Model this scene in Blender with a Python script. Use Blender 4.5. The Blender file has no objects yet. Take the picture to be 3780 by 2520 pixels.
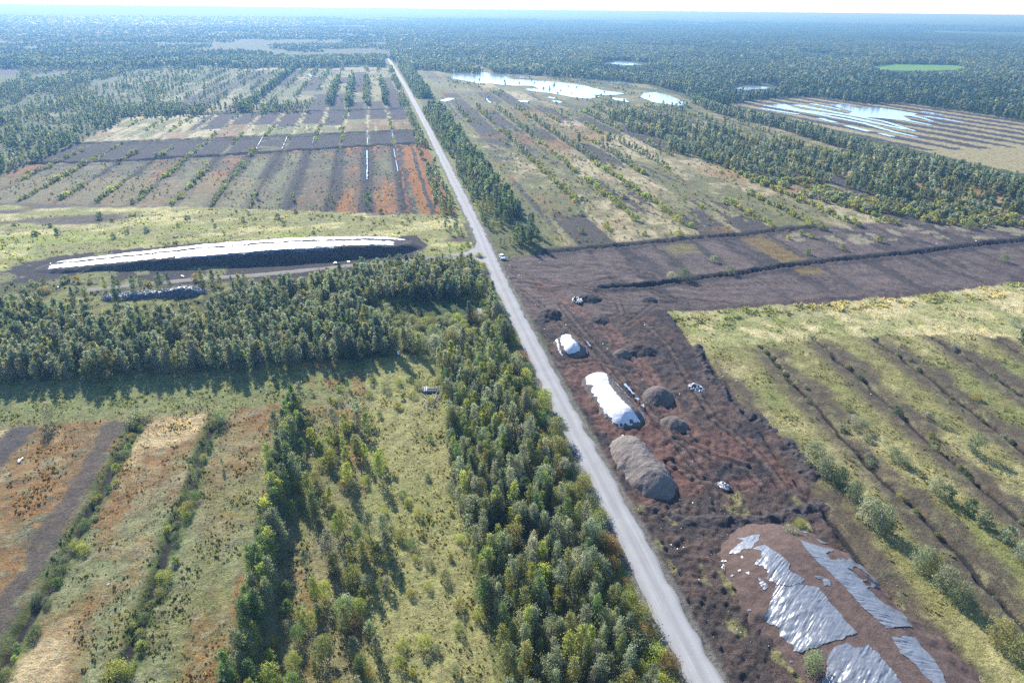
import bpy, bmesh, math, random
import numpy as np
from mathutils import Vector, Matrix

R = math.radians
sc = bpy.context.scene
COL = sc.collection
rng = np.random.default_rng(7)
random.seed(7)

# ------------------------------------------------------------------ camera
# World: X across the road, Y along the road (away), metres. Camera above the origin.
CAM_H, FPX = 90.0, 660.0                  # height, focal length in pixels of a 1024 px wide picture
YAW, PITCH, ROLL = R(11.45), math.atan((341 - 9.6) / FPX), R(0.63)
_fh = np.array([math.sin(YAW), math.cos(YAW), 0.0])
_r0 = np.array([math.cos(YAW), -math.sin(YAW), 0.0])
C_F = _fh * math.cos(PITCH) + np.array([0, 0, -math.sin(PITCH)])
_u0 = np.cross(_r0, C_F)
C_R = _r0 * math.cos(ROLL) + _u0 * math.sin(ROLL)
C_U = -_r0 * math.sin(ROLL) + _u0 * math.cos(ROLL)
cam_d = bpy.data.cameras.new("camera")
cam = bpy.data.objects.new("camera", cam_d)
COL.objects.link(cam)
cam_d.sensor_width = 36.0
cam_d.lens = 36.0 * FPX / 1024
cam_d.clip_start = 1.0
cam_d.clip_end = 120000
cam.matrix_world = Matrix(((C_R[0], C_U[0], -C_F[0], 0), (C_R[1], C_U[1], -C_F[1], 0),
                           (C_R[2], C_U[2], -C_F[2], CAM_H), (0, 0, 0, 1)))
sc.camera = cam

# ------------------------------------------------------------------ light
SUN_AZ, SUN_EL = R(-15), R(28.5)            # azimuth from +Y towards +X
w = bpy.data.worlds.new("World")
sc.world = w
w.use_nodes = True
nt = w.node_tree
bg = nt.nodes["Background"]
sky = nt.nodes.new("ShaderNodeTexSky")
sky.sky_type = 'NISHITA'
sky.sun_disc = False
sky.sun_elevation = SUN_EL
sky.sun_rotation = SUN_AZ
sky.air_density, sky.dust_density, sky.ozone_density = 0.7, 0.05, 3.5
nt.links.new(sky.outputs[0], bg.inputs[0])
bg.inputs[1].default_value = 0.15
sd = bpy.data.lights.new("sun", 'SUN')
sd.energy = 5.0
sd.angle = R(0.53)
sd.color = (1.0, 0.975, 0.93)
sun = bpy.data.objects.new("sun", sd)
COL.objects.link(sun)
sun.rotation_euler = Vector((math.sin(SUN_AZ) * math.cos(SUN_EL), math.cos(SUN_AZ) * math.cos(SUN_EL),
                             math.sin(SUN_EL))).to_track_quat('Z', 'Y').to_euler()
sc.view_settings.view_transform = 'Standard'
sc.view_settings.look = 'None'
sc.view_settings.exposure = 1.15
sc.view_settings.gamma = 1
sc.cycles.use_denoising = False
sc.cycles.max_bounces = 8
sc.cycles.diffuse_bounces = 3
sc.cycles.glossy_bounces = 2
sc.cycles.transmission_bounces = 5
sc.cycles.volume_bounces = 0
sc.cycles.sample_clamp_direct = 12
sc.cycles.sample_clamp_indirect = 4
sc.cycles.caustics_reflective = False
sc.cycles.caustics_refractive = False

# ------------------------------------------------------------------ helpers
PXS = 1024 / 2352                          # survey sheet units -> picture units


def at(pts):
    """Survey points (2352-wide sheet) -> ground points (X, Y)."""
    p = np.asarray(pts, float).reshape(-1, 2) * PXS
    x = (p[:, 0] - 512) / FPX
    y = -(p[:, 1] - 341) / FPX
    d = C_F + x[:, None] * C_R + y[:, None] * C_U
    t = -CAM_H / np.minimum(d[:, 2], -1e-4)
    return d[:, :2] * t[:, None]


def at1(x, y):
    g = at([(x, y)])[0]
    return float(g[0]), float(g[1])


def _hash(ix, iy, seed):
    h = (ix.astype(np.int64) * 374761393 + iy.astype(np.int64) * 668265263 + seed * 1442695041) & 0xFFFFFFFF
    h = ((h ^ (h >> 13)) * 1274126177) & 0xFFFFFFFF
    h = ((h ^ (h >> 16)) * 2246822519) & 0xFFFFFFFF
    return ((h ^ (h >> 15)) & 0xFFFF) / 65535.0


def vnoise(x, y, seed):
    ix = np.floor(x); iy = np.floor(y)
    fx = x - ix; fy = y - iy
    fx = fx * fx * (3 - 2 * fx); fy = fy * fy * (3 - 2 * fy)
    a = _hash(ix, iy, seed); b = _hash(ix + 1, iy, seed)
    c = _hash(ix, iy + 1, seed); d = _hash(ix + 1, iy + 1, seed)
    return (a + (b - a) * fx) * (1 - fy) + (c + (d - c) * fx) * fy


def fbm(x, y, scale, octv=3, seed=1):
    """about -1..1, features of size scale metres"""
    s = np.zeros_like(x, dtype=float); amp = 1.0; tot = 0.0
    for o in range(octv):
        f = 2.0 ** o / scale
        s += amp * (vnoise(x * f + 13.7 * o, y * f - 7.1 * o, seed + 31 * o) * 2 - 1)
        tot += amp; amp *= 0.55
    return s / tot * 1.35


def sstep(a, b, x):
    t = np.clip((x - a) / (b - a), 0, 1)
    return t * t * (3 - 2 * t)


def inpoly(poly, x, y):
    poly = np.asarray(poly, float)
    res = np.zeros(x.shape, bool)
    bx = (x >= poly[:, 0].min()) & (x <= poly[:, 0].max()) & (y >= poly[:, 1].min()) & (y <= poly[:, 1].max())
    if not bx.any():
        return res
    xs, ys = x[bx], y[bx]
    r = np.zeros(xs.shape, bool)
    n = len(poly)
    for i in range(n):
        x1, y1 = poly[i]; x2, y2 = poly[(i + 1) % n]
        if y1 == y2:
            continue
        c = ((y1 > ys) != (y2 > ys)) & (xs < (x2 - x1) * (ys - y1) / (y2 - y1) + x1)
        r ^= c
    res[bx] = r
    return res


def linedist(line, x, y, reach):
    """distance to polyline (clipped at reach) and signed side (positive = left of travel)"""
    line = np.asarray(line, float)
    D = np.full(x.shape, float(reach)); Sg = np.zeros(x.shape)
    for i in range(len(line) - 1):
        a, b = line[i], line[i + 1]
        m = ((x > min(a[0], b[0]) - reach) & (x < max(a[0], b[0]) + reach) &
             (y > min(a[1], b[1]) - reach) & (y < max(a[1], b[1]) + reach))
        if not m.any():
            continue
        xs, ys = x[m], y[m]
        d = b - a; L = max(float(d @ d), 1e-9)
        t = np.clip(((xs - a[0]) * d[0] + (ys - a[1]) * d[1]) / L, 0, 1)
        ex = xs - a[0] - t * d[0]; ey = ys - a[1] - t * d[1]
        dist = np.hypot(ex, ey)
        sg = np.sign(d[0] * ey - d[1] * ex)
        cur = D[m]; cs = Sg[m]
        upd = dist < cur
        cur[upd] = dist[upd]; cs[upd] = sg[upd]
        D[m] = cur; Sg[m] = cs
    return D, Sg


def tag(o, label=None, cat=None, group=None, kind=None):
    if label: o['label'] = label
    if cat: o['category'] = cat
    if group: o['group'] = group
    if kind: o['kind'] = kind
    return o


def empty(name, loc, rz=0.0, scale=1.0):
    o = bpy.data.objects.new(name, None)
    COL.objects.link(o)
    o.empty_display_size = 0.2
    o.location = loc; o.rotation_euler = (0, 0, rz); o.scale = (scale,) * 3
    return o


def mesh_np(name, V, F, mat=None, parent=None, smooth=False, attrs=None, link=True):
    """V (n,3), F (m,k) with k = 3 or 4; attrs {name: (n,3) colour or (n,) float}, per vertex"""
    me = bpy.data.meshes.new(name)
    V = np.asarray(V, np.float32); F = np.asarray(F, np.int32)
    k = F.shape[1]
    me.vertices.add(len(V)); me.loops.add(F.size); me.polygons.add(len(F))
    me.vertices.foreach_set("co", V.ravel())
    me.loops.foreach_set("vertex_index", F.ravel())
    me.polygons.foreach_set("loop_start", np.arange(0, F.size, k, dtype=np.int32))
    if smooth:
        me.polygons.foreach_set("use_smooth", np.ones(len(F), bool))
    for an, av in (attrs or {}).items():
        av = np.asarray(av, np.float32)
        if av.ndim == 2:
            a = me.attributes.new(an, 'FLOAT_COLOR', 'POINT')
            a.data.foreach_set("color", np.c_[av, np.ones(len(av), np.float32)].astype(np.float32).ravel())
        else:
            a = me.attributes.new(an, 'FLOAT', 'POINT')
            a.data.foreach_set("value", av)
    me.update(calc_edges=True)
    if mat: me.materials.append(mat)
    if not link:
        return me
    o = bpy.data.objects.new(name, me)
    COL.objects.link(o)
    if parent: o.parent = parent
    return o


def link_mesh(name, me, parent=None):
    o = bpy.data.objects.new(name, me)
    COL.objects.link(o)
    if parent: o.parent = parent
    return o


class MB:
    """collects shapes into one mesh"""
    def __init__(s): s.v = []; s.f = []

    def add(s, V, F, M=None):
        b = len(s.v)
        s.v += [tuple(M @ Vector(p)) if M is not None else tuple(p) for p in V]
        s.f += [tuple(b + i for i in q) for q in F]
        return s

    def box(s, c, d, M=None, taper=1.0):
        x, y, z = d[0] / 2, d[1] / 2, d[2] / 2
        V = [(c[0] + i * x * (taper if k > 0 else 1), c[1] + j * y * (taper if k > 0 else 1), c[2] + k * z)
             for k in (-1, 1) for j in (-1, 1) for i in (-1, 1)]
        return s.add(V, [(0, 2, 3, 1), (4, 5, 7, 6), (0, 1, 5, 4), (2, 6, 7, 3), (0, 4, 6, 2), (1, 3, 7, 5)], M)

    def tube(s, path, rad, n=6, cap=True):
        path = [Vector(p) for p in path]
        if not hasattr(rad, '__len__'): rad = [rad] * len(path)
        V = []; F = []
        for i, p in enumerate(path):
            d = (path[min(i + 1, len(path) - 1)] - path[max(i - 1, 0)]).normalized()
            a = d.cross(Vector((0, 0, 1)) if abs(d.z) < .9 else Vector((1, 0, 0))).normalized(); b = d.cross(a)
            for k in range(n):
                t = 2 * math.pi * k / n
                V.append(p + (a * math.cos(t) + b * math.sin(t)) * rad[i])
        for i in range(len(path) - 1):
            for k in range(n):
                F.append((i * n + k, i * n + (k + 1) % n, (i + 1) * n + (k + 1) % n, (i + 1) * n + k))
        if cap:
            F.append(tuple(range(n))[::-1]); F.append(tuple((len(path) - 1) * n + k for k in range(n)))
        return s.add(V, F)

    def mesh(s, name, mat):
        me = bpy.data.meshes.new(name)
        me.from_pydata(s.v, [], s.f)
        if mat: me.materials.append(mat)
        me.update()
        return me

    def build(s, name, mat, parent=None, smooth=False):
        me = s.mesh(name, mat)
        if smooth:
            me.polygons.foreach_set("use_smooth", np.ones(len(me.polygons), bool))
        return link_mesh(name, me, parent)


# ------------------------------------------------------------------ materials
def new_mat(name):
    m = bpy.data.materials.new(name)
    m.use_nodes = True
    t = m.node_tree
    return m, t, t.nodes["Principled BSDF"], t.nodes["Material Output"]


def N(t, typ, **kw):
    n = t.nodes.new(typ)
    for k, v in kw.items():
        setattr(n, k, v)
    return n


def noise_node(t, vec, scale, detail=3, rough=.55):
    n = N(t, "ShaderNodeTexNoise")
    n.inputs["Scale"].default_value = scale
    n.inputs["Detail"].default_value = detail
    n.inputs["Roughness"].default_value = rough
    t.links.new(vec, n.inputs["Vector"])
    return n.outputs[0]


def math_node(t, op, a, b=None, c=None):
    n = N(t, "ShaderNodeMath", operation=op)
    for i, v in enumerate((a, b, c)):
        if v is None: continue
        if isinstance(v, (int, float)): n.inputs[i].default_value = v
        else: t.links.new(v, n.inputs[i])
    return n.outputs[0]


def mapr(t, v, a, b, c, d):
    n = N(t, "ShaderNodeMapRange")
    t.links.new(v, n.inputs[0])
    for i, q in enumerate((a, b, c, d)): n.inputs[1 + i].default_value = q
    return n.outputs[0]


def mul_col(t, col, val):
    n = N(t, "ShaderNodeVectorMath", operation='SCALE')
    t.links.new(col, n.inputs[0])
    if isinstance(val, (int, float)): n.inputs["Scale"].default_value = val
    else: t.links.new(val, n.inputs["Scale"])
    return n.outputs[0]


def mix_col(t, f, a, b):
    n = N(t, "ShaderNodeMix", data_type='RGBA')
    for i, v in ((0, f), (6, a), (7, b)):
        if isinstance(v, (int, float)): n.inputs[i].default_value = v
        elif isinstance(v, tuple): n.inputs[i].default_value = (*v, 1)
        else: t.links.new(v, n.inputs[i])
    return n.outputs[2]


def bump(t, h, bsdf, strength=.5, dist=.1):
    n = N(t, "ShaderNodeBump")
    n.inputs["Strength"].default_value = strength
    n.inputs["Distance"].default_value = dist
    t.links.new(h, n.inputs["Height"])
    t.links.new(n.outputs[0], bsdf.inputs["Normal"])
    return n


def simple(name, col, rough=.6, metal=0.0, nscale=0, namp=.25, bumpd=0, spec=.5):
    m, t, b, o = new_mat(name)
    b.inputs["Base Color"].default_value = (*col, 1)
    b.inputs["Roughness"].default_value = rough
    b.inputs["Metallic"].default_value = metal
    b.inputs["Specular IOR Level"].default_value = spec
    if nscale:
        tc = N(t, "ShaderNodeTexCoord").outputs["Object"]
        n = noise_node(t, tc, nscale, 4)
        rgb = N(t, "ShaderNodeRGB"); rgb.outputs[0].default_value = (*col, 1)
        t.links.new(mul_col(t, rgb.outputs[0], mapr(t, n, .3, .7, 1 - namp, 1 + namp)), b.inputs["Base Color"])
        if bumpd: bump(t, n, b, 1.0, bumpd)
    return m


def soil_mat(name, c1, c2, scale=.6, bumpd=.25, rough=.95):
    m, t, b, o = new_mat(name)
    pos = N(t, "ShaderNodeNewGeometry").outputs["Position"]
    n1 = noise_node(t, pos, scale, 4); n2 = noise_node(t, pos, scale * 6, 3)
    c = mix_col(t, mapr(t, n1, .35, .65, 0, 1), c1, c2)
    t.links.new(mul_col(t, c, mapr(t, n2, .3, .7, .7, 1.35)), b.inputs["Base Color"])
    b.inputs["Roughness"].default_value = rough
    b.inputs["Specular IOR Level"].default_value = .15
    hh = math_node(t, 'ADD', math_node(t, 'MULTIPLY', n1, 1.6), math_node(t, 'MULTIPLY', n2, .5))
    bump(t, hh, b, 1.0, bumpd)
    return m


def foliage_mat(name, mode, transl=.55):
    """leaf colour from the object's own colour or from a per-vertex tint"""
    m, t, b, o = new_mat(name)
    if mode == 'object':
        base = N(t, "ShaderNodeObjectInfo").outputs["Color"]
        var = N(t, "ShaderNodeAttribute", attribute_name="tint").outputs["Color"]
        mm = N(t, "ShaderNodeVectorMath", operation='MULTIPLY')
        t.links.new(base, mm.inputs[0]); t.links.new(var, mm.inputs[1])
        col = mm.outputs[0]
    else:
        col = N(t, "ShaderNodeAttribute", attribute_name="tint").outputs["Color"]
    t.links.new(col, b.inputs["Base Color"])
    b.inputs["Roughness"].default_value = .55
    b.inputs["Specular IOR Level"].default_value = .5 if mode == "object" else .1
    tr = N(t, "ShaderNodeBsdfTranslucent")
    cc = N(t, "ShaderNodeVectorMath", operation='MULTIPLY')
    t.links.new(col, cc.inputs[0]); cc.inputs[1].default_value = (1.15, 1.15, .8)
    t.links.new(cc.outputs[0], tr.inputs["Color"])
    mx = N(t, "ShaderNodeMixShader")
    mx.inputs[0].default_value = transl
    t.links.new(b.outputs[0], mx.inputs[1]); t.links.new(tr.outputs[0], mx.inputs[2])
    t.links.new(mx.outputs[0], o.inputs[0])
    return m


M_LEAF = foliage_mat("leaf", 'object')
M_LEAFT = foliage_mat("leaf_mass", 'tint')
M_GRASS = foliage_mat("grass_blades", 'tint', .35)
M_BARK = simple("birch_bark", (.42, .40, .37), .8, nscale=3, namp=.5)
M_BARKD = simple("dark_bark", (.09, .07, .055), .9, nscale=3, namp=.4)

# ------------------------------------------------------------------ land cover and relief
PEAT = (.052, .044, .045); PEATD = (.030, .026, .027); PEATB = (.088, .066, .058)
RED = (.145, .080, .062); STRAW = (.36, .30, .18); PALE = (.43, .36, .26)
OLIVE = (.135, .135, .058); GREEN = (.135, .175, .05); GREY = (.15, .16, .105)
ORANGE = (.26, .105, .032); RUST = (.165, .085, .048); FLOOR = (.058, .072, .044); BOG = (.085, .09, .052)

ROAD_C = [(42.0, -40), (42.0, 58), (41.6, 95), (41.2, 125), (40.6, 175), (40.6, 222), (41.2, 251), (42.2, 290), (42.6, 405), (43.2, 567),
          (42.5, 900), (38.5, 1260), (36.0, 1460)]
TRACK = at([(1122, 592), (1085, 590), (1030, 589), (950, 598), (850, 606), (700, 622), (600, 632), (480, 640), (350, 652), (200, 668)])
WORK = np.vstack([at([(1168, 590), (1250, 580), (1500, 557), (1870, 521), (1960, 515), (2352, 503)]), [(420, 270), (420, 190)],
                  at([(2352, 650), (1960, 690), (1530, 717), (1590, 790), (1650, 855), (1720, 940), (1800, 1005),
                      (1850, 1080), (1880, 1165), (1960, 1290), (2080, 1400), (2200, 1568), (2260, 1700)]),
                  [(46, 40), (45, 60), (45, 95), (45, 240)]])
REDZ = at([(1290, 850), (1330, 815), (1400, 830), (1480, 900), (1560, 985), (1680, 985), (1790, 1050), (1855, 1120), (1800, 1165),
           (1640, 1185), (1500, 1185), (1430, 1070), (1360, 960)])
REDT = at([(1240, 650), (1300, 690), (1380, 740), (1440, 800), (1500, 880), (1580, 985)])
REDT2 = at([(1290, 665), (1255, 690), (1215, 700)])
RUTS = [(at(q), 1) for q in (
    [(1180, 640), (1250, 668), (1330, 655), (1400, 640), (1500, 668), (1580, 700)], [(1190, 665), (1240, 700), (1290, 740), (1350, 800), (1420, 870), (1500, 950), (1580, 1000)],
    [(1160, 620), (1230, 640), (1330, 660), (1420, 690), (1430, 720), (1390, 735)], [(1290, 700), (1340, 760), (1400, 830), (1480, 930), (1560, 1020), (1640, 1120), (1660, 1180)],
    [(1480, 740), (1540, 800), (1590, 880), (1640, 960), (1740, 1040), (1800, 1120)], [(1560, 1010), (1640, 1050), (1720, 1080), (1790, 1150)], [(1540, 1060), (1600, 1100), (1690, 1120), (1740, 1175)],
    [(1240, 790), (1290, 840), (1370, 830), (1440, 850)], [(1700, 700), (1600, 690), (1500, 700), (1440, 745)], [(1180, 612), (1400, 610), (1600, 660), (1900, 640)], [(1430, 1190), (1500, 1260), (1570, 1380), (1660, 1568)])]
DITCHES = [  # line, half width, depth
    (at([(1250, 579), (1320, 574), (1500, 557), (1600, 547), (1700, 540), (1800, 528), (1870, 521)]), .8, 1.3),
    (at([(1380, 660), (1480, 655), (1600, 640), (1700, 628), (1800, 611), (1900, 600), (2000, 590), (2100, 581), (2220, 565), (2352, 551), (2480, 532)]), .75, 1.3),
    (np.array([(-218, 473), (-160, 473), (-73, 490), (27, 511)]), 2.6, 2.0),
    (np.array([(-212, 543), (-119, 552), (-35, 562), (31, 570)]), 2.8, 2.0),
    (np.array([(-224, 676), (-129, 690), (-60, 694), (27, 704)]), 3.0, 2.0),
]
MUD = at([(20, 612), (140, 588), (300, 570), (500, 556), (800, 542), (950, 540), (985, 562), (950, 592), (700, 636), (400, 652), (0, 650)])
CLEAR = at([(890, 690), (1085, 682), (1110, 700), (1110, 728), (1000, 735), (900, 733)])
POND_FIELD = np.vstack([at([(1640, 235), (1743, 226), (1864, 219), (1986, 234), (2078, 234), (2221, 253), (2352, 276)]), [(900, 500), (620, 380)],
                        at([(2352, 400), (2186, 362), (1971, 312), (1793, 265)])])
GREENF = at([(1985, 152), (2050, 147), (2190, 149), (2240, 158), (2100, 163), (2040, 160)])
SHORE = at([(1150, 168), (1330, 180), (1480, 192), (1600, 234), (1575, 262), (1480, 262), (1390, 262), (1270, 240)])
FARCLR = at([(-80, 142), (270, 142), (330, 148), (250, 172), (100, 188), (-80, 196)])
FARBARE = at([(0, 144), (260, 144), (300, 148), (215, 164), (0, 172)])
BRIGHT_R = at([(1530, 717), (1960, 690), (2352, 650), (2352, 770), (2200, 760), (2000, 770), (1850, 780), (1640, 800)])


def hash1(k, seed):
    k = np.asarray(k)
    return _hash(k.astype(np.int64), np.zeros_like(k).astype(np.int64), seed)


def cover(X, Y):
    """ground colour (albedo), vegetation amount 0..1, and relief z at points X, Y"""
    n = X.shape[0]
    rr = np.hypot(X, Y)
    n1 = fbm(X, Y, 2.2, 3, 3); n6 = fbm(X, Y, 7, 3, 5); n25 = fbm(X, Y, 26, 3, 9); n90 = fbm(X, Y, 95, 3, 12)
    st = fbm(X, Y * .07, 2.6, 3, 21)               # streaks along the strips
    st2 = fbm(X, Y * .10, 6.0, 3, 27)
    C = np.empty((n, 3)); veg = np.full(n, .8); z = np.zeros(n); clod = np.full(n, .06)
    C[:] = BOG
    Xw = X + n6 * 1.1 + n25 * .8; Yw = Y + n6 * 1.8 + n25 * 2.2

    def paint(mask, col, v=None, amt=1.0):
        a = np.asarray(mask, float) * amt
        C[:] = C + (np.asarray(col) - C) * a[:, None]
        if v is not None:
            veg[:] = veg + (v - veg) * a

    # ---- wide forest land
    far = sstep(1200, 1300, Y + n90 * 30) + (X < -215) * 1.0 + (X > 300) * 1.0
    far = np.clip(far, 0, 1)
    paint(far, FLOOR, 1)
    big = fbm(X, Y, 520, 4, 33); big2 = fbm(X, Y * .6, 1500, 3, 35)
    paint(far * sstep(.05, .5, big), (.060, .070, .036), 1)
    paint(far * sstep(4500, 6500, rr), (.045, .058, .038), 1, .85)  # darkened to stand in for the far canopy's own shadows
    paint(far * sstep(.45, .75, big2 + big * .3) * sstep(2500, 5000, rr), (.13, .13, .07), 1, .6)
    paint(sstep(1240, 1300, Y) * sstep(2600, 1500, rr) * (X < 60), (.085, .095, .055), 1, .75)

    # ---- left fields
    yA0 = 325 - .27 * X; yB0 = 505 + .2 * np.minimum(X, 40); yB0 = np.maximum(yB0, 472); yB1 = 565.5 + .1 * X
    yD = 704 + .1 * X; yE = 1238 + n25 * 3
    L = (X < 36.5) & (Y > 255)
    t = (12.5 - Xw) / 19.5; k = np.floor(t); fr = t - k          # fr: 0 at the ditch on the right .. 1
    dd = np.abs(fr - np.round(fr)) * 19.5                          # distance to nearest ditch
    u = hash1(k, 51)
    A = L & (Yw > yA0) & (Yw < yB0) & (X > -330 - n25 * 10)
    mixA = fbm(X + k * 77, Y * .35, 30, 3, 41)
    paint(A, (.098, .092, .062), .8)
    nearroad = sstep(-150, 10, X)
    paint(A * sstep(-.35, .3, mixA + n6 * .5 + n1 * .3 + nearroad * .35 - .15 + st * .25), (.15, .085, .052), .6, .9)
    paint(A * sstep(.15, .6, mixA + n6 * .5 + nearroad * .45 - .35) * sstep(3.5, 5, dd), ORANGE, .6, .8)
    paint(A * sstep(.1, .5, -mixA + n25 * .6 + st2 * .4 - nearroad * .4), (.15, .145, .085), .9, .7)
    paint(A * sstep(.15, .5, n1 * .7 + n6 * .5), (.19, .195, .15), .9, .45)
    paint(A * sstep(.2, .5, st + n1 * .4), (.085, .075, .055), .5, .6)
    paint(A * sstep(2.2 + (1.0 + 3.2 * u) * sstep(-190, -60, X), 1.0 + 2.6 * u, dd + n6 * 1.0 + st * .8), (.046, .039, .039), .05, .95)
    paint(A & (Xw > 13) & (Xw < 36) & (np.abs(Xw - 16) > 2), ORANGE, .5, .75)
    paint(A & (np.abs(Xw - 24.5) < 1.1), PEAT, .05)
    paint(A & (X < -60) & (Yw < yA0 + 60 + n25 * 30), (.20, .17, .10), .8, .5)
    B = L & (Yw >= yB0) & (Yw < yB1) & (X > -216 + (Y - 475) * .02)
    paint(B, (.042, .036, .037), .05)
    paint(B * sstep(.35, .7, st2 + n25 * .4), (.052, .044, .044), .05)
    paint(B * sstep(1.3, .6, dd + n6 * .5) * (hash1(np.round(t), 77) < .75), (.17, .17, .095), .9)
    paint(B & (np.floor(t) == 4) & (n25 + n6 > .2), (.11, .10, .05), .5)
    Cc = L & (Yw >= yB1) & (Yw < yD) & (X > -222)
    cut = yB1 + (yD - yB1) * (.45 + .25 * (hash1(k, 61) - .5)) + n25 * 6
    paint(Cc, (.15, .15, .085), .8)
    paint(Cc * sstep(.1, .5, n25 + st * .6 + sstep(-60, -180, X) * .5), PALE, .9, .7)
    paint(Cc & (Yw > cut) & (X > -150), PEAT, .05)
    paint(Cc & (Yw < cut) & (hash1(k, 63) > .55) & (n25 + st2 * .5 > -.2), RUST, .6, .6)
    paint(Cc & (dd + n6 * .6 < 1.6), (.30, .27, .17), .9)
    E_ = L & (Yw >= yD) & (Yw < yE) & (X > -365 + (1240 - Y) * .02 * 0)
    paint(E_, (.12, .125, .075), .85)
    paint(E_ * sstep(.1, .5, n90 + n25 * .5 + st * .3), (.26, .23, .15), .9, .7)
    ub = fbm(k * 37.0, Y + k * 311, 170, 2, 71)
    paint(E_ & (ub > .12) & (dd > 2 + n6) & (Yw < 1180) & (X > -330), PEAT, .05, .95)
    paint(E_ & (Yw < yD + 60 + n25 * 15) & (X > -110) & (dd > 2.4), PEAT, .05, .9)
    paint(E_ & (Xw > 16) & (Xw < 28) & (Yw < 1050), PEAT, .05, .85)
    paint(E_ & (Yw > 1190), (.27, .22, .15), .9, .7)
    # far-left mixed land outside the drained fields
    OL = (X <= -216) & (Y > 380) & (Y < 1240)
    paint(OL, (.075, .085, .045), .9)
    paint(OL & (X > -330) & (Y > 690) & (n25 > 0.1), (.22, .21, .13), .9, .6)
    # grass belt between forest block and the fields
    GB = L & (Yw <= yA0) & (Y > 250)
    gb = fbm(X * .35, Y, 9, 3, 81) + n6 * .4
    paint(GB, (.20, .19, .09), .95)
    paint(GB * sstep(-.15, .4, gb), (.38, .34, .19), 1.0, .9)
    paint(GB * sstep(.3, .7, fbm(X * .3, Y, 14, 3, 83)), (.21, .23, .075), 1.0, .8)
    paint(GB * sstep(.35, .65, fbm(X * .25, Y, 12, 3, 87) + sstep(-80, -180, X) * .35), PEATB, .2, .9)

    # ---- right fields beyond the cross ditch
    Rm = (X > 46) & (Y > 252) & (Y < 1235) & (X < 330 + (900 - Y) * .1)
    tk = (Xw - 80) / 20.0; kk = np.floor(tk); f2 = tk - kk; d2 = np.abs(f2 - np.round(f2)) * 20
    v2 = fbm(kk * 53.0 + X * .05, Y + kk * 97, 110, 3, 91)
    paint(Rm, (.128, .122, .064), .85)
    paint(Rm * sstep(.1, .5, n6 * .6 + n1 * .5 + st * .3), (.175, .165, .09), .9, .8)
    paint(Rm * sstep(-.05, .4, v2 + n6 * .4 + n25 * .2), (.225, .19, .118), .95, .85)
    paint(Rm * sstep(.3, .7, v2 + n6 * .5 + st * .3), PALE, .95, .5)
    paint(Rm * sstep(.15, .5, -n6 * .5 + n1 * .5 + st * .3), (.085, .078, .05), .7, .5)
    v3 = fbm(kk * 29.0 + X * .08, Y + kk * 61, 90, 2, 95)
    dark = Rm & (v3 + st * .35 + n6 * .25 > .24 - .35 * sstep(350, 262, Y) * (kk % 2 == 0)) & (d2 > 1.5)
    paint(dark, (.066, .056, .052), .1, .92)
    paint(Rm * sstep(.35, .6, fbm(kk * 41.0 + X * .1, Y + kk * 31, 80, 3, 97) + n6 * .4), (.19, .10, .05), .7, .65)
    paint(Rm * (Y > 780) * sstep(-.2, .5, n90), (.15, .15, .085), .9, .7)
    paint(Rm * (X < 90) * (Yw > 440) * (Yw < 560) * sstep(.1, .4, n25 + .25), (.075, .075, .055), .4, .8)
    paint(Rm & (X < 76), (.15, .155, .065), .9, .6)
    paint((X > 45) & (X < 70) & (Y > 250) & (Y < 1240), (.10, .10, .05), .9, .8)

    # ---- field with standing water (far right)
    PFm = inpoly(POND_FIELD, Xw, Yw)
    dP = (Xw - 300) * .985 + (Yw - 700) * .17
    bandp = np.sin(dP / 24 * 2 * np.pi) + n25 * .6
    paint(PFm, (.24, .205, .125), .95)
    paint(PFm & (bandp > -.15 + .5 * sstep(500, 420, Y)) & (Y > 430), (.064, .055, .055), .1)
    shore = inpoly(SHORE, Xw, Yw)
    paint(shore, (.13, .12, .065), .95)
    paint(shore * sstep(.0, .4, n25 + n6 * .4), (.20, .175, .10), .95, .8)
    paint(shore & (fbm(X, Y * .4, 30, 3, 147) > .3), (.085, .09, .045), .95)
    paint(inpoly(GREENF, X, Y), (.13, .24, .06), .9)
    paint(inpoly(FARBARE, X, Y), (.075, .066, .075), .1)

    # ---- forest block, lane and near-left field
    FB = (X < 36.5) & (Y > 172 - .05 * X) & (Y <= 258) & (X > -260)
    paint(FB, (.075, .075, .036), .9)
    paint(FB * sstep(.1, .6, n6 + n25), (.16, .155, .07), .95)
    paint(inpoly(CLEAR, Xw, Yw), (.06, .075, .03), .8)
    NL = (X < 36.5) & (Y <= 172 - .05 * X)
    paint(NL, (.185, .165, .095), .95)
    paint(NL * sstep(-.1, .5, n25 + n6 * .5), (.24, .21, .12), .95, .8)
    paint(NL * sstep(.1, .6, -n25 + n6 * .5), (.145, .15, .065), 1, .6)
    edge = sstep(148, 158, Y + n25 * 3) * NL
    paint(edge, (.15, .165, .075), 1, .8)
    tl = (-24.5 - Xw) / 19.5; kl = np.floor(tl); fl = tl - kl; dl = np.abs(fl - np.round(fl)) * 19.5
    FL = NL & (X < -26) & (Yw < 150)
    og = fbm(X, Y * .45, 15, 3, 101) + n6 * .45 + n1 * .25
    paint(FL * sstep(-.25, .4, og + .26 + .5 * ((kl == 0) & (fl < .3)) + .5 * ((kl == 1) & (Yw > 110) & (Yw < 143)) + .22 * (kl == 1) + .12 * (kl == 2)), (.205, .108, .05), .75, .75)
    paint(FL * sstep(.1, .5, n1 * .9 + n6 * .3), (.20, .195, .13), 1, .6)
    paint(FL * sstep(.3, .6, -n1 * .9 + n6 * .3), (.105, .10, .06), 1, .6)
    paint(FL * sstep(.35, .75, -og + n25 * .3), (.175, .18, .105), 1, .8)
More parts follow.
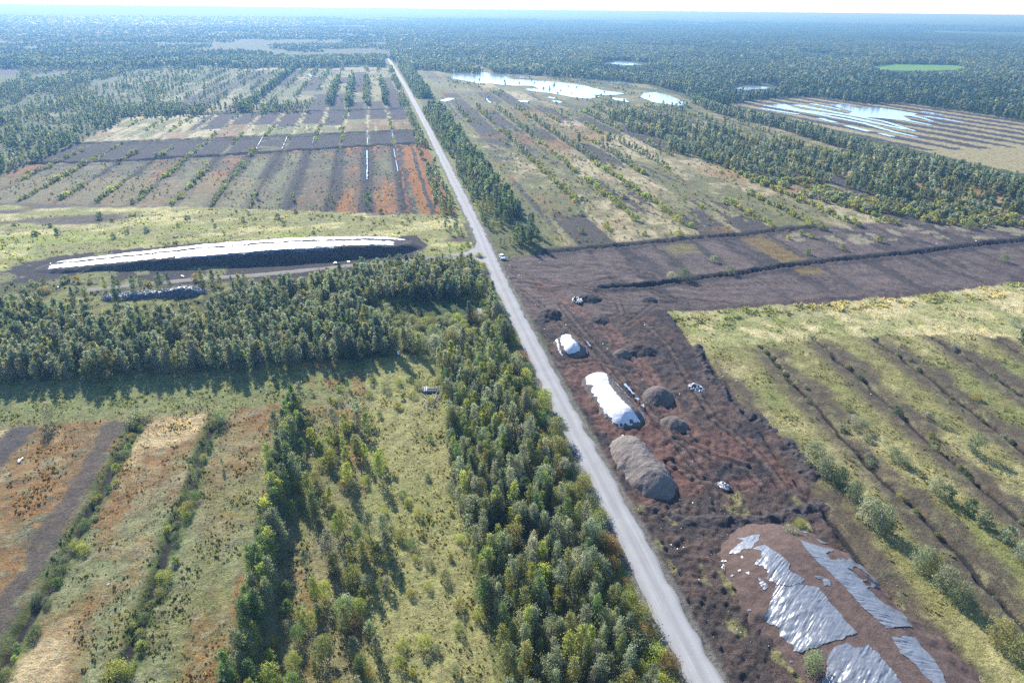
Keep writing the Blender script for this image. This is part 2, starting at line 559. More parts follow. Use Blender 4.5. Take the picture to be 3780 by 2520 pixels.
    paint(FL * sstep(.22, .6, fbm(X, Y * .5, 18, 3, 103) + n6 * .3), (.40, .315, .20), 1, .85)
    wv_ = np.abs(Xw + 67.0 + n1 * .9 + n6 * .9)
    paint(FL * sstep(2.9, 1.6, wv_), (.105, .086, .072), .15, .92)
    paint(FL * sstep(5.2, 3.2, wv_) * sstep(-.1, .4, n1 + n6 * .5), (.105, .085, .06), .4, .8)
    paint(FL * sstep(4.2, 2.6, np.abs(Xw + 89 + n6)) * (Yw < 152), (.085, .074, .069), .05, .95)
    paint(FL * sstep(.1, .5, n1 * .8 + n6 * .4) * sstep(6, 2, wv_) * sstep(1.0, 2.5, wv_), (.16, .17, .10), .9, .7)
    paint(FL & (np.abs(Xw + 109) < 3.5), PEATB, .05, .8)
    for xd in (-62.0, -44.2):
        dq = np.abs(X - xd - n6 * .5)
        paint(FL * sstep(3.0, 1.2, dq + n1), (.075, .095, .035), .95, .8)
        paint(FL & (dq < .7 + .3 * n1), PEATD, .1, .9)
        z -= np.where(FL, .8 * sstep(1.6, .3, dq), 0)
    paint(NL & (X > -26) & (X < -8) & (n6 + n25 > .15), (.20, .12, .055), .7, .6)
    paint(NL & (X > -8) & (X < 12), (.235, .225, .105), 1, .6)
    paint(NL & (X > 11), (.10, .11, .045), .9, .6)

    # ---- right near field
    NR = (X > 75) & (Y < 200)
    Xt = Xw - (Y - 140) * .10
    tr_ = (Xt - 107) / 19.3; kr = np.floor(tr_); f3 = tr_ - kr; d3 = np.abs(f3 - np.round(f3)) * 19.3
    paint(NR, (.185, .17, .08), .95)
    paint(NR * sstep(-.05, .45, n25 * .6 + n6 * .5 + n1 * .3), (.29, .255, .14), 1, .85)
    paint(NR * sstep(.15, .6, -n25 + n6 * .5), (.155, .165, .07), 1, .6)
    side = (f3 * 19.3 + n6 * .9 + n1 * .6)
    sm_ = np.minimum(np.where(side > 9.65, 19.3 - side, side) + n6 * 2.0 + n25 * 1.8 + n1 * .8, 9)
    up_ = sstep(162, 150, Yw - .13 * (X - 110) + n25 * 6)
    paint(NR * up_ * sstep(6.8, 2.6, sm_), (.092, .072, .053), .35, .92)
    paint(NR * up_ * sstep(9, 5, sm_) * sstep(.0, .5, n1 * .6 + n6 * .6), (.135, .11, .062), .6, .6)
    paint(NR * up_ * sstep(.15, .5, n1 + n6 * .3) * sstep(6, 2, sm_), (.16, .155, .09), .9, .6)
    paint(NR & (Yw < 158 + .13 * (X - 110)) & (side > 60) & (side < 10) & (n6 + n25 > -.2), (.15, .12, .066), .6, .75)
    z -= np.where(NR & (Y < 160 + .13 * (X - 110)), .9 * sstep(1.3, .3, d3), 0)
    paint(NR & (Yw < 160 + .13 * (X - 110)) & (d3 < .55), PEATD, .1, .9)
    br = inpoly(BRIGHT_R, Xw, Yw)
    paint(br, (.255, .235, .13), 1)
    paint(br * sstep(-.1, .4, n25 + n6 * .5 + sstep(120, 190, X) * .5), (.42, .36, .22), 1, .9)
    paint(br * sstep(.1, .5, n25 * .7 - n6 * .6 + sstep(150, 100, X) * .35), (.195, .205, .09), 1, .65)

    # ---- worked ground and milled peat on the right
    Wk = inpoly(WORK, Xw, Yw)
    paint(Wk, PEAT, .03)
    upper = Wk & (Y > 190)
    paint(upper * sstep(-.4, .2, st2 * .7 + n25 * .5 + .15), (.128, .098, .086), .03)
    paint(upper * sstep(.0, .5, fbm(X + .4 * Y, Y * .25, 3.2, 3, 145)), (.150, .114, .098), .03, .6)
    paint(upper * sstep(.1, .5, n25 + st * .6), (.155, .118, .102), .03, .75)
    cr_ = fbm(X * .12, Y + .15 * X, 1.8, 3, 141)
    paint(upper * sstep(.1, .5, cr_ + n25 * .4), (.068, .055, .052), .03, .6)
    paint(upper * sstep(.3, .6, cr_ * .6 + n1 * .6), (.13, .105, .094), .03, .6)
    tq = (Xw - 114 + (Y - 235) * .02) / 19.0; kq = np.floor(tq); dq = np.abs(tq - np.round(tq)) * 19
    mid = upper & (Y > 212) & (Y < 255 + .1 * (X - 100)) & (X > 95)
    paint(mid & (dq + n6 * .4 < .9), (.05, .05, .035), .5, .8)
    paint(mid & (kq == 2) & (dq > 3.5), (.16, .115, .05), .6, .85)
    paint(mid & (kq == 0) & (dq > 3) & (Y > 243), (.15, .13, .055), .6, .75)
    paint(upper & (X > 190) & (n25 + n90 * .5 > .3), (.055, .047, .046), .05, .8)
    paint(upper & (X > 175) & (Yw > 236 + (X - 175) * .05) & (n6 + n25 * .7 > .35), (.25, .225, .15), .8, .7)
    lower = Wk & (Y <= 190)
    paint(lower * sstep(-.2, .4, n6 + n25), (.092, .068, .057), .02)
    paint(lower * sstep(.0, .6, fbm(X, Y, 4, 3, 143) + sstep(66, 54, X) * .3), (.128, .083, .066), .02, .7)
    rz = inpoly(REDZ, Xw, Yw)
    paint(rz * sstep(-.75, .1, n6 + n25 * .4), RED, .02, .95)
    paint(rz * sstep(.2, .7, n6 * .8 + n1 * .5), (.125, .082, .070), .02, .85)
    dR, _ = linedist(REDT, Xw, Yw, 8)
    paint(sstep(3.4, 2.0, dR + .8 * n1), (.165, .095, .074), .02, .85)
    z -= .16 * (sstep(.7, .2, np.abs(dR - 1.1)))
    paint(sstep(.5, .2, np.abs(dR - 1.1)) , (.09, .062, .055), .02, .8)
    dR2, _ = linedist(REDT2, Xw, Yw, 8)
    paint(sstep(2.4, 1.4, dR2), (.13, .095, .08), .02, .8)
    z -= .35 * sstep(2.6, .8, dR)
    for rl, rw in RUTS:
        dq_, _ = linedist(rl, X + n6 * .35, Y + n6 * .35, 6)
        for off in (1.05,):
            gr = sstep(.55, .2, np.abs(dq_ - off))
            z -= .22 * gr * Wk
            z += .12 * sstep(.5, .1, np.abs(dq_ - off - .75)) * Wk
            paint(gr * Wk, (.050, .040, .036), .02, .8)
        paint(sstep(.7, .3, dq_) * Wk, (.135, .098, .082), .02, .6)
    soil = Wk & (Y < 98)
    paint(soil, (.070, .056, .049), .05)
    paint(soil * sstep(.0, .5, n6 + n25 * .5 + sstep(50, 58, X) * .6), (.098, .070, .058), .05)
    paint(soil * sstep(.30, .55, fbm(X, Y * .6, 4, 3, 111) + sstep(52, 46, X) * .25), (.185, .17, .085), .9, .75)
    clod = np.where(Wk, .16, clod)
    clod = np.where(lower & (Y > 88), .16, clod)
    clod = np.where(upper & (X > 100) & (Y > 205), .10, clod)
    # machine tracks over the worked ground
    wob = fbm(X, Y, 22, 2, 121)
    trk = np.sin((X * .35 + Y * .94 + wob * 9) * 2.1)
    z += np.where(lower & (Y > 98), .10 * trk * sstep(.0, .5, fbm(X, Y, 18, 2, 123) + .1), 0)
    trk2 = np.sin((X * .94 - Y * .25 + wob * 6) * 2.4) * sstep(-.1, .4, n6 + .2)
    z += np.where(rz, .09 * trk2, 0)
    nz0 = fbm(X, Y, 1.0, 2, 127)
    z += np.where(lower, .30 * nz0 + .22 * n1 * np.abs(n25 + .2), 0) + np.where(upper, .10 * cr_ + .10 * nz0 * (X < 130), 0)
    z += np.where(upper & (X < 120), .14 * np.sin((X * .2 + Y * .98 + wob * 7) * 1.5) * sstep(-.1, .4, fbm(X, Y, 20, 2, 125)), 0)
    paint(inpoly(MUD, Xw, Yw), (.046, .040, .040), .05)
    paint(inpoly(MUD, Xw, Yw) & (n6 + n25 * .6 > .3) & (X < -60), (.18, .18, .085), .9, .8)

    # ---- ditches
    for line, hw, dep in DITCHES:
        D, S = linedist(line, X + n6 * .6, Y + n6 * .5, 14)
        if (D < 14).any():
            z -= dep * sstep(hw + 1.0, hw * .35, D)
            wd_ = 2.2 + 1.6 * hw
            heap = sstep(wd_ + 2, wd_ - 1, D) * sstep(hw, hw + 1.0, D)
            z += heap * (.18 * hw + .22 + .5 * n6 + .35 * n1)
            paint(sstep(5.5, 3.0, D + n6 * 1.6), PEAT, .05, .85)
            paint(D < hw + n6 * .5, PEATD, .0)  # dark peat, with the shade of the ditch wall painted in
    ft = np.abs(fr - np.round(fr)) * 19.5
    inA = L & (Y > yA0) & (Y < yE) & (X > -216) & (X < 26)
    z -= np.where(inA, .7 * sstep(1.2, .3, ft), 0)
    paint(inA & (ft < .7) & (n25 > -.3), PEATD, .3, .75)
    # ---- verges
    D, S = linedist(ROAD_C, X, Y, 14)
    vg = sstep(7.5, 5.0, D + n1 * .8)
    paint(vg * (Y > 300) , (.19, .20, .075), .95, .9)
    paint(vg * (Y < 172) * (S > 0), (.20, .21, .07), .95, .7)
    paint(sstep(4.3, 3.3, D + n1 * .5), (.16, .145, .125), .15, .9)
    z += .25 * sstep(7, 3, D)
    # ---- surface roughness and canopy / hills far away
    z += clod * (n1 * .9 + n6 * .8) + .10 * n25
    z += np.where(veg > .7, .10 * n1 + .06 * n6, 0)
    flat = sstep(5.0, 3.0, D)
    Dt, _ = linedist(TRACK, X, Y, 14)
    flat = np.maximum(flat, sstep(4.0, 2.2, Dt))
    z = z * (1 - flat) + .22 * flat
    farz = sstep(5000, 7000, rr)
    cn = fbm(X, Y, 30, 3, 131) * 5 + fbm(X, Y, 130, 2, 133) * 6 + 9
    hills = 26 * sstep(5000, 16000, rr) * (1 + fbm(X, Y, 6000, 3, 137)) * .9 + 10 * sstep(9000, 20000, rr)
    z += farz * cn + np.maximum(hills, 0)
    lum = C @ np.array([.25, .6, .15])
    C = np.clip(lum[:, None] + (C - lum[:, None]) * (1.0 + .15 * np.clip(veg, 0, 1))[:, None], .008, .8) * (1 + .22 * np.clip(veg, 0, 1) * (rr < 1300))[:, None]
    return C, np.clip(veg, 0, 1), z


def zat(x, y):
    return float(cover(np.array([float(x)]), np.array([float(y)]))[2][0])


def zats(x, y):
    return cover(np.asarray(x, float), np.asarray(y, float))[2]


# ------------------------------------------------------------------ ground sheet (rings round the camera's foot, fine in front, coarse behind)
ang = np.concatenate([np.linspace(-180, -56, 32)[:-1], np.arange(-56, 56, .15), np.linspace(56, 180, 32)[:-1]])
ang = np.radians(ang) + YAW
rad = [6, 15, 30, 42]
while rad[-1] < 240: rad.append(rad[-1] * 1.0038)
while rad[-1] < 4200: rad.append(rad[-1] * 1.0062)
while rad[-1] < 40000: rad.append(rad[-1] * 1.02)
rad = np.array(rad)
na, nr = len(ang), len(rad)
GX = (rad[:, None] * np.sin(ang)[None]).ravel(); GY = (rad[:, None] * np.cos(ang)[None]).ravel()
gc, gv, gz = cover(GX, GY)
ii = np.arange(nr - 1)[:, None] * na; jj = np.arange(na)[None]; j2 = (jj + 1) % na
GF = np.stack([ii + jj, ii + na + jj, ii + na + j2, ii + j2], -1).reshape(-1, 4)[:, ::-1]
m_ground, t, b, o = new_mat("ground_cover")
pos = N(t, "ShaderNodeNewGeometry").outputs["Position"]
ca = N(t, "ShaderNodeAttribute", attribute_name="cover").outputs["Color"]
va = N(t, "ShaderNodeAttribute", attribute_name="veg").outputs["Fac"]
na1 = noise_node(t, pos, 1.3, 5, .75); na2 = noise_node(t, pos, 4.2, 4, .7); na3 = noise_node(t, pos, .33, 3, .6)
amp = mapr(t, va, 0, 1, .75, .85)
nsum = math_node(t, 'ADD', math_node(t, 'MULTIPLY', math_node(t, 'SUBTRACT', na1, .5), 1.5),
                 math_node(t, 'ADD', math_node(t, 'MULTIPLY', math_node(t, 'SUBTRACT', na2, .5), 1.3), math_node(t, 'SUBTRACT', na3, .5)))
fac = math_node(t, 'MAXIMUM', math_node(t, 'ADD', 1.0, math_node(t, 'MULTIPLY', nsum, math_node(t, 'MULTIPLY', amp, 1.7))), .25)
c1 = mul_col(t, ca, fac)
hue = mix_col(t, mapr(t, na2, .38, .62, 0, 1), (.86, 1.08, .75), (1.14, .97, 1.12))
mm = N(t, "ShaderNodeVectorMath", operation='MULTIPLY'); t.links.new(c1, mm.inputs[0]); t.links.new(hue, mm.inputs[1])
t.links.new(mix_col(t, va, c1, mm.outputs[0]), b.inputs["Base Color"])
b.inputs["Roughness"].default_value = .95
b.inputs["Specular IOR Level"].default_value = .12
bump(t, nsum, b, 1.0, .28)
ground = mesh_np("ground", np.c_[GX, GY, gz], GF, m_ground, smooth=True, attrs={"cover": gc, "veg": gv})
tag(ground, kind='structure')
del GX, GY, GF, gc, gv, gz

# ------------------------------------------------------------------ gravel roads
def gravel(name, base, amp):
    m, t, b, o = new_mat(name)
    g = N(t, "ShaderNodeNewGeometry").outputs["Position"]
    mp = N(t, "ShaderNodeMapping"); mp.inputs["Scale"].default_value = (1.5, .045, 1); t.links.new(g, mp.inputs[0])
    s1 = noise_node(t, mp.outputs[0], 1.6, 3, .6); s2 = noise_node(t, g, 6.0, 3, .6); s3 = noise_node(t, g, .22, 3, .5)
    f = math_node(t, 'ADD', math_node(t, 'MULTIPLY', math_node(t, 'SUBTRACT', s1, .5), amp), math_node(t, 'ADD', math_node(t, 'MULTIPLY', math_node(t, 'SUBTRACT', s2, .5), amp * .6),
                  math_node(t, 'MULTIPLY', math_node(t, 'SUBTRACT', s3, .5), amp * .7)))
    rgb = N(t, "ShaderNodeRGB"); rgb.outputs[0].default_value = (*base, 1)
    sh = N(t, "ShaderNodeAttribute", attribute_name="wear").outputs["Fac"]
    t.links.new(mul_col(t, rgb.outputs[0], math_node(t, 'MULTIPLY', math_node(t, 'ADD', 1.0, f), sh)), b.inputs["Base Color"])
    b.inputs["Roughness"].default_value = .9
    b.inputs["Specular IOR Level"].default_value = .2
    bump(t, math_node(t, 'ADD', s2, s1), b, .8, .04)
    return m


def ribbon(name, line, half, z, mat, step=1.2, nc=13, rag=.55, wear=None, seed=1):
    line = np.asarray(line, float)
    seg = np.r_[0, np.cumsum(np.hypot(*np.diff(line, axis=0).T))]
    s = np.arange(0, seg[-1], step)
    cx = np.interp(s, seg, line[:, 0]); cy = np.interp(s, seg, line[:, 1])
    for _ in range(12):
        cx[1:-1] = (cx[:-2] + cx[2:] + 2 * cx[1:-1]) / 4; cy[1:-1] = (cy[:-2] + cy[2:] + 2 * cy[1:-1]) / 4
    tx = np.gradient(cx); ty = np.gradient(cy); l = np.hypot(tx, ty); nx, ny = ty / l, -tx / l
    q = np.linspace(-1, 1, nc)
    wl = half + rag * fbm(cx, cy, 3, 2, seed); wr = half + rag * fbm(cx, cy, 3, 2, seed + 5)
    W = np.where(q[None] < 0, wl[:, None], wr[:, None]) * q[None]
    V = np.stack([cx[:, None] + nx[:, None] * W, cy[:, None] + ny[:, None] * W, z + .10 * (1 - q[None] ** 2) - .12 * (np.abs(q[None]) > .99) + 0 * W], -1).reshape(-1, 3)
    n = len(s)
    i = np.arange(n - 1)[:, None] * nc; j = np.arange(nc - 1)[None]
    F = np.stack([i + j, i + j + 1, i + nc + j + 1, i + nc + j], -1).reshape(-1, 4)[:, ::-1]
    wv = np.tile(wear(q) if wear else np.ones(nc), n)
    return mesh_np(name, V, F, mat, smooth=True, attrs={"wear": wv})


M_ROAD = gravel("pale_gravel", (.29, .285, .28), .45)
M_TRACK = gravel("track_gravel", (.165, .145, .125), .6)
wr = lambda q: 1.0 + .10 * np.exp(-((np.abs(q) - .42) / .16) ** 2) - .10 * np.exp(-(q / .16) ** 2) - .16 * (np.abs(q) > .8)
tag(ribbon("road", ROAD_C, 2.75, .30, M_ROAD, nc=17, wear=wr, seed=401), kind='structure')
tag(ribbon("side_track", TRACK, 2.1, .28, M_TRACK, wear=wr, seed=411), kind='structure')
JN = at([(1099, 548), (1120, 575), (1128, 606), (1104, 604), (1072, 597), (1032, 594), (1030, 586), (1072, 580), (1095, 566)])
mb = MB(); mb.add([(x, y, .285) for x, y in JN] + [(*JN.mean(0), .30)], [(i, (i + 1) % len(JN), len(JN)) for i in range(len(JN))][::-1])
jm = mb.build("junction_road", M_ROAD)
jm.data.attributes.new("wear", 'FLOAT', 'POINT').data.foreach_set("value", np.full(len(JN) + 1, .95, np.float32))
jm.data.flip_normals() if jm.data.polygons[0].normal.z < 0 else None
tag(jm, kind='structure')

# ------------------------------------------------------------------ standing water
m_water, t, b, o = new_mat("water")
b.inputs["Base Color"].default_value = (.80, .82, .84, 1)
b.inputs["Metallic"].default_value = .75
b.inputs["Roughness"].default_value = .16
b.inputs["IOR"].default_value = 1.33
b.inputs["Specular IOR Level"].default_value = 1.0
g = N(t, "ShaderNodeNewGeometry").outputs["Position"]
bump(t, noise_node(t, g, .8, 3, .6), b, .25, .02)


def cells(x0, x1, y0, y1, s, maskf, zf, name, mat, parent=None, sy=None, smooth=True, attrs=None):
    """sheet made of the grid cells whose corners lie inside a mask"""
    sy = sy or s
    xs = np.arange(x0, x1 + s, s); ys = np.arange(y0, y1 + sy, sy)
    X, Y = np.meshgrid(xs, ys); sh = X.shape
    M = maskf(X.ravel(), Y.ravel()).reshape(sh)
    Q = M[:-1, :-1] & M[1:, :-1] & M[:-1, 1:] & M[1:, 1:]
    if not Q.any(): return None
    idx = np.arange(X.size).reshape(sh)
    F = np.stack([idx[:-1, :-1][Q], idx[:-1, 1:][Q], idx[1:, 1:][Q], idx[1:, :-1][Q]], -1)
    used, inv = np.unique(F, return_inverse=True)
    xf, yf = X.ravel()[used], Y.ravel()[used]
    jx = (_hash(xf * 100, yf * 100, 3) - .5) * s * .5; jy = (_hash(xf * 100, yf * 100, 4) - .5) * sy * .5
    xf = xf + jx; yf = yf + jy
    return mesh_np(name, np.c_[xf, yf, zf(xf, yf)], inv.reshape(F.shape), mat, parent, smooth=smooth, attrs=attrs)


def crop(pts, ox, oy, k):
    return at([((ox + x / k) / 1.607, (oy + y / k) / 1.607) for x, y in pts])


def water(name, polys, s=2.0, ragg=2.0, z=.34, isl=None, sy=None):
    allp = np.vstack(polys)
    def mf(X, Y):
        a = fbm(X, Y * .45, 9 * ragg / 2, 3, 501) * ragg; c = fbm(X, Y * .45, 9 * ragg / 2, 3, 503) * ragg * 2
        r_ = np.zeros(X.shape, bool)
        for p in polys: r_ |= inpoly(p, X + a, Y + c)
        if isl is not None: r_ &= fbm(X, Y * .4, 11, 3, 505) < isl
        return r_
    o = cells(allp[:, 0].min() - 5, allp[:, 0].max() + 5, allp[:, 1].min() - 9, allp[:, 1].max() + 9, s, mf, lambda x, y: np.full(x.shape, z), name, m_water, sy=sy)
    if o: tag(o, kind='structure')


def strip_poly(pts, w0, w1=None):
    """thin polygon round a line"""
    p = np.asarray(pts, float); w1 = w1 or w0
    d = np.gradient(p, axis=0); l = np.hypot(d[:, 0], d[:, 1]); n_ = np.c_[d[:, 1], -d[:, 0]] / l[:, None]
    wv = np.linspace(w0, w1, len(p))[:, None] / 2 * WIDE
    return np.vstack([p + n_ * wv, (p - n_ * wv)[::-1]])


WIDE = 1.0
k1 = 1.344
LAKEP = crop([(75, 60), (280, 55), (520, 98), (760, 125), (960, 165), (980, 215), (860, 195), (700, 195), (560, 170), (450, 150), (270, 122), (90, 100)], 1600, 220, k1)
water("lake_water", [crop(q, 1600, 220, k1) for q in (
    [(95, 60), (150, 60), (160, 70), (215, 60), (270, 65), (280, 62), (330, 75), (370, 85), (400, 100), (450, 100), (520, 105), (600, 110), (690, 120), (760, 130), (830, 150), (900, 160),
     (960, 170), (870, 178), (790, 175), (830, 185), (780, 195), (700, 190), (650, 180), (560, 165), (470, 155), (450, 145), (520, 145), (480, 130), (400, 130), (330, 125), (270, 118), (200, 115), (150, 105), (75, 92), (90, 80)],
    [(780, 105), (880, 102), (960, 112), (970, 122), (900, 122), (800, 112)],
    [(1035, 165), (1100, 162), (1180, 180), (1260, 215), (1230, 232), (1150, 222), (1080, 210), (1020, 185)],
    [(860, 185), (960, 195), (980, 215), (900, 202)], [(370, 78), (440, 82), (510, 95), (440, 94)])], 2.2, 1.4)
water("pool_water", [crop(q, 1600, 220, k1) for q in ([(20, 205), (70, 190), (115, 192), (60, 210)], [(415, 200), (480, 203), (475, 213), (430, 212)], [(570, 183), (607, 190), (600, 196), (565, 190)],
                                                      [(585, 201), (640, 208), (635, 215), (590, 210)], [(250, 190), (262, 190), (288, 215), (276, 218)])], 1.2, .8)
k2 = 1.2444; WIDE = 2.0
water("flooded_field_water", [crop(q, 2700, 300, k2) for q in (
    [(440, 105), (540, 108), (580, 122), (670, 120), (740, 130), (860, 150), (840, 158), (790, 160), (830, 180), (760, 178), (680, 170), (600, 165), (530, 150), (550, 140), (500, 125)],
    [(205, 103), (250, 105), (300, 125), (250, 122)])] +
      [strip_poly(crop(q, 2700, 300, k2), *w_) for q, w_ in (
          ([(360, 103), (430, 115), (510, 132)], (5, 4)), ([(290, 108), (420, 132), (560, 158), (700, 185), (850, 232)], (7, 2)), ([(205, 108), (300, 130), (520, 162), (730, 207), (800, 222)], (8, 2.5)),
          ([(145, 110), (280, 132), (400, 152), (600, 192), (750, 234), (850, 256)], (5, 2.5)), ([(130, 125), (220, 138), (310, 152)], (4, 4)), ([(400, 170), (480, 190)], (4, 4)), ([(520, 204), (640, 232)], (4, 4)), ([(680, 240), (745, 256)], (3.5, 3.5)),
          ([(760, 172), (840, 186), (920, 202)], (5, 2)), ([(820, 157), (880, 170), (930, 186)], (5, 2)), ([(885, 160), (980, 175), (1070, 192)], (5, 1.5)), ([(870, 140), (920, 147), (965, 156)], (6, 4)))], 1.3, .35)
WIDE = 1.0
water("forest_pond_water", [at([(1388, 144), (1420, 141), (1440, 143), (1470, 147), (1480, 150), (1440, 150), (1400, 147)]), at([(1680, 203), (1700, 198), (1768, 199), (1772, 204), (1705, 207)])], 3.0, 2.0)
water("ditch_water", [strip_poly(at(q), w_) for q, w_ in (
    ([(843, 345), (843.5, 380), (843, 412)], .9), ([(904, 341), (908, 362), (915, 395)], .7), ([(605, 312), (597, 326), (587, 344)], .7), ([(660, 312), (654, 328), (647, 343)], .7), ([(722, 309), (716, 340)], .6),
    ([(843, 300), (845, 334)], .6), ([(900, 298), (905, 330)], .6), ([(842, 236), (842, 248)], 1.8), ([(708, 170), (716, 176)], 3))], .35, .2, z=.30, sy=1.5)
water("roadside_pond_water", [at([(1094, 712), (1110, 708), (1116, 722), (1110, 736), (1096, 734)]), at([(1086, 655), (1093, 658), (1105, 680), (1104, 692), (1097, 682), (1089, 668)]), at([(911, 775), (919, 782), (920, 812), (914, 815)])], .5, .7, z=.30)
kz = 3.136
water("puddle_water", [crop(q, 2000, 1150, kz) for q in ([(930, 840), (972, 838), (1085, 972), (1050, 968)], [(1060, 1000), (1130, 1008), (1122, 1046), (1090, 1030)], [(1140, 1080), (1178, 1068), (1198, 1110), (1160, 1114)],
                                                        [(470, 300), (540, 360), (580, 440), (540, 400)])], .22, .15, z=.42)
water("wheel_rut_water", [at([(40, 1056), (52, 1050), (48, 1062), (42, 1064)]), at([(18, 1086), (26, 1082), (22, 1092)])], .25, .2, z=.22)

# ------------------------------------------------------------------ stockpiles
class Pile:
    """long heap: axis a-b, half widths on both sides, height, flat share of the top; h(x, y) is its height above the ground"""
    def __init__(s, a, b, wl, wr, H, flat=.3, endl=8, seed=1, rough=.2, hprof=None, pw=1.0, irr=.10, wprof=None):
        s.wprof = wprof
        s.irr = irr
        s.a = np.array(a, float); s.b = np.array(b, float); s.L = float(np.hypot(*(s.b - s.a)))
        s.d = (s.b - s.a) / s.L; s.n = np.array([-s.d[1], s.d[0]])
        s.wl, s.wr, s.H, s.flat, s.endl, s.seed, s.rough, s.hprof, s.pw = wl, wr, H, flat, endl, seed, rough, hprof, pw

    def uv(s, x, y):
        return (x - s.a[0]) * s.d[0] + (y - s.a[1]) * s.d[1], (x - s.a[0]) * s.n[0] + (y - s.a[1]) * s.n[1]

    def h(s, x, y):
        u, v = s.uv(x, y)
        nz = fbm(x, y, 4, 3, s.seed); nf = fbm(x, y, 1.1, 3, s.seed + 9) * .6 + .8 * (.4 - np.abs(fbm(u, v * .4, 1.6, 3, s.seed + 13)))
        q = np.where(v > 0, v / s.wl, -v / s.wr) * (1 + s.irr * nz) / (np.interp(u / s.L, *s.wprof) if s.wprof else 1.0)
        e = np.maximum(np.maximum(s.endl - u, u - (s.L - s.endl)), 0) / s.endl
        q = np.hypot(np.maximum(q, 0), e * (.55 + .45 * 1)) if True else q
        f = np.clip((1 - q) / (1 - s.flat), -.3, 1)
        f = np.where(f > 0, f ** s.pw * (1.35 - .35 * f ** 2), f)
        Hh = s.H * (np.interp(u / s.L, *s.hprof) if s.hprof else 1.0)
        return Hh * f + s.rough * (nz * .6 + nf * .5) * np.clip(f * 3, 0, 1)

    def z(s, x, y):
        return np.maximum(s.h(x, y), -.3) + s.base(x, y)

    def base(s, x, y):
        return np.full(np.shape(x), s.zb)

    def build(s, name, mat, label, cat, group=None, step=.4):
        c = (s.a + s.b) / 2
        s.zb = .0
        s.zb = float(np.median(zats(np.linspace(s.a[0], s.b[0], 9), np.linspace(s.a[1], s.b[1], 9)))) - .1
        W = max(s.wl, s.wr) + 2
        pts = np.array([s.a + s.n * W - s.d * 2, s.a - s.n * W - s.d * 2, s.b + s.n * W + s.d * 2, s.b - s.n * W + s.d * 2])
        s.root = empty(name, (c[0], c[1], s.zb))
        tag(s.root, label, cat, group)
        o = cells(pts[:, 0].min(), pts[:, 0].max(), pts[:, 1].min(), pts[:, 1].max(), step, lambda X, Y: s.h(X, Y) > -.28, s.z, "heap", mat)
        s.adopt(o)
        return s

    def adopt(s, o):
        o.parent = s.root
        o.matrix_parent_inverse = Matrix.Translation(-s.root.location)
        return o

    def at_surf(s, pts):
        """survey points -> points on the heap's surface"""
        g = at(pts)
        for _ in range(14):
            z = s.z(g[:, 0], g[:, 1])
            g0 = at(pts)
            g = .5 * g + .5 * g0 * (1 - z / CAM_H)[:, None]
        return g

    def sheet(s, name, polys, mat, holes=(), step=.22, crease=.07, rag=.25, off=.06, cs=(1.1, .16)):
        allp = np.vstack(polys)
        def mf(X, Y):
            a = fbm(X, Y, 1.6, 2, s.seed + 21) * rag; c = fbm(X, Y, 1.6, 2, s.seed + 23) * rag
            r_ = np.zeros(X.shape, bool)
            for p in polys: r_ |= inpoly(p, X + a, Y + c)
            for p in holes: r_ &= ~inpoly(p, X + a * 2, Y + c * 2)
            return r_
        def zf(X, Y):
            u, v = s.uv(X, Y)
            f = fbm((u - .5 * np.abs(v)) * cs[0], v * cs[1], 1.0, 3, s.seed + 31)
            g = fbm(X, Y, 1.5, 3, s.seed + 35); k_ = .35 + .65 * sstep(-.5, .5, fbm(X, Y, 4.5, 2, s.seed + 37))
            return s.z(X, Y) + off + crease * k_ * (1 - 2 * np.abs(f)) + crease * .9 * (.5 - np.abs(g)) + crease * .6 * fbm(X, Y, 2.2, 2, s.seed + 33)
        o = cells(allp[:, 0].min() - 1, allp[:, 0].max() + 1, allp[:, 1].min() - 1, allp[:, 1].max() + 1, step, mf, zf, name, mat)
        if o: s.adopt(o)
        return o

    def edge_strip(s, line, w, mat):
        """crumpled strip of sheet lying along the foot"""
        p = strip_poly(line, w, w * .7)
        return s.sheet("sheet_edge", [p], mat, step=.18, crease=.12, rag=.22, off=.12, cs=(1.5, 1.5))


def sheet_mat(name, col, rough, bumpd, pleats=False):
    m, t, b, o = new_mat(name)
    g = N(t, "ShaderNodeTexCoord").outputs["Object"]
    n1 = noise_node(t, g, 1.1, 4, .6); n2 = noise_node(t, g, 5, 3, .6)
    if pleats:                                     # fine folds running down the flanks
        mp = N(t, "ShaderNodeMapping"); mp.inputs["Scale"].default_value = (.30, 2.6, .3); mp.inputs["Rotation"].default_value = (0, 0, R(-7)); t.links.new(g, mp.inputs[0])
        n2 = math_node(t, 'ADD', n2, math_node(t, 'MULTIPLY', noise_node(t, mp.outputs[0], 1.6, 4, .7), 5.0))
    rgb = N(t, "ShaderNodeRGB"); rgb.outputs[0].default_value = (*col, 1)
    t.links.new(mul_col(t, rgb.outputs[0], mapr(t, n1, .3, .7, .86, 1.1)), b.inputs["Base Color"])
    b.inputs["Roughness"].default_value = rough
    b.inputs["Specular IOR Level"].default_value = .5
    bump(t, math_node(t, 'ADD', math_node(t, 'MULTIPLY', n1, 1.2), math_node(t, 'MULTIPLY', n2, .4)), b, 1.0, bumpd)
    return m


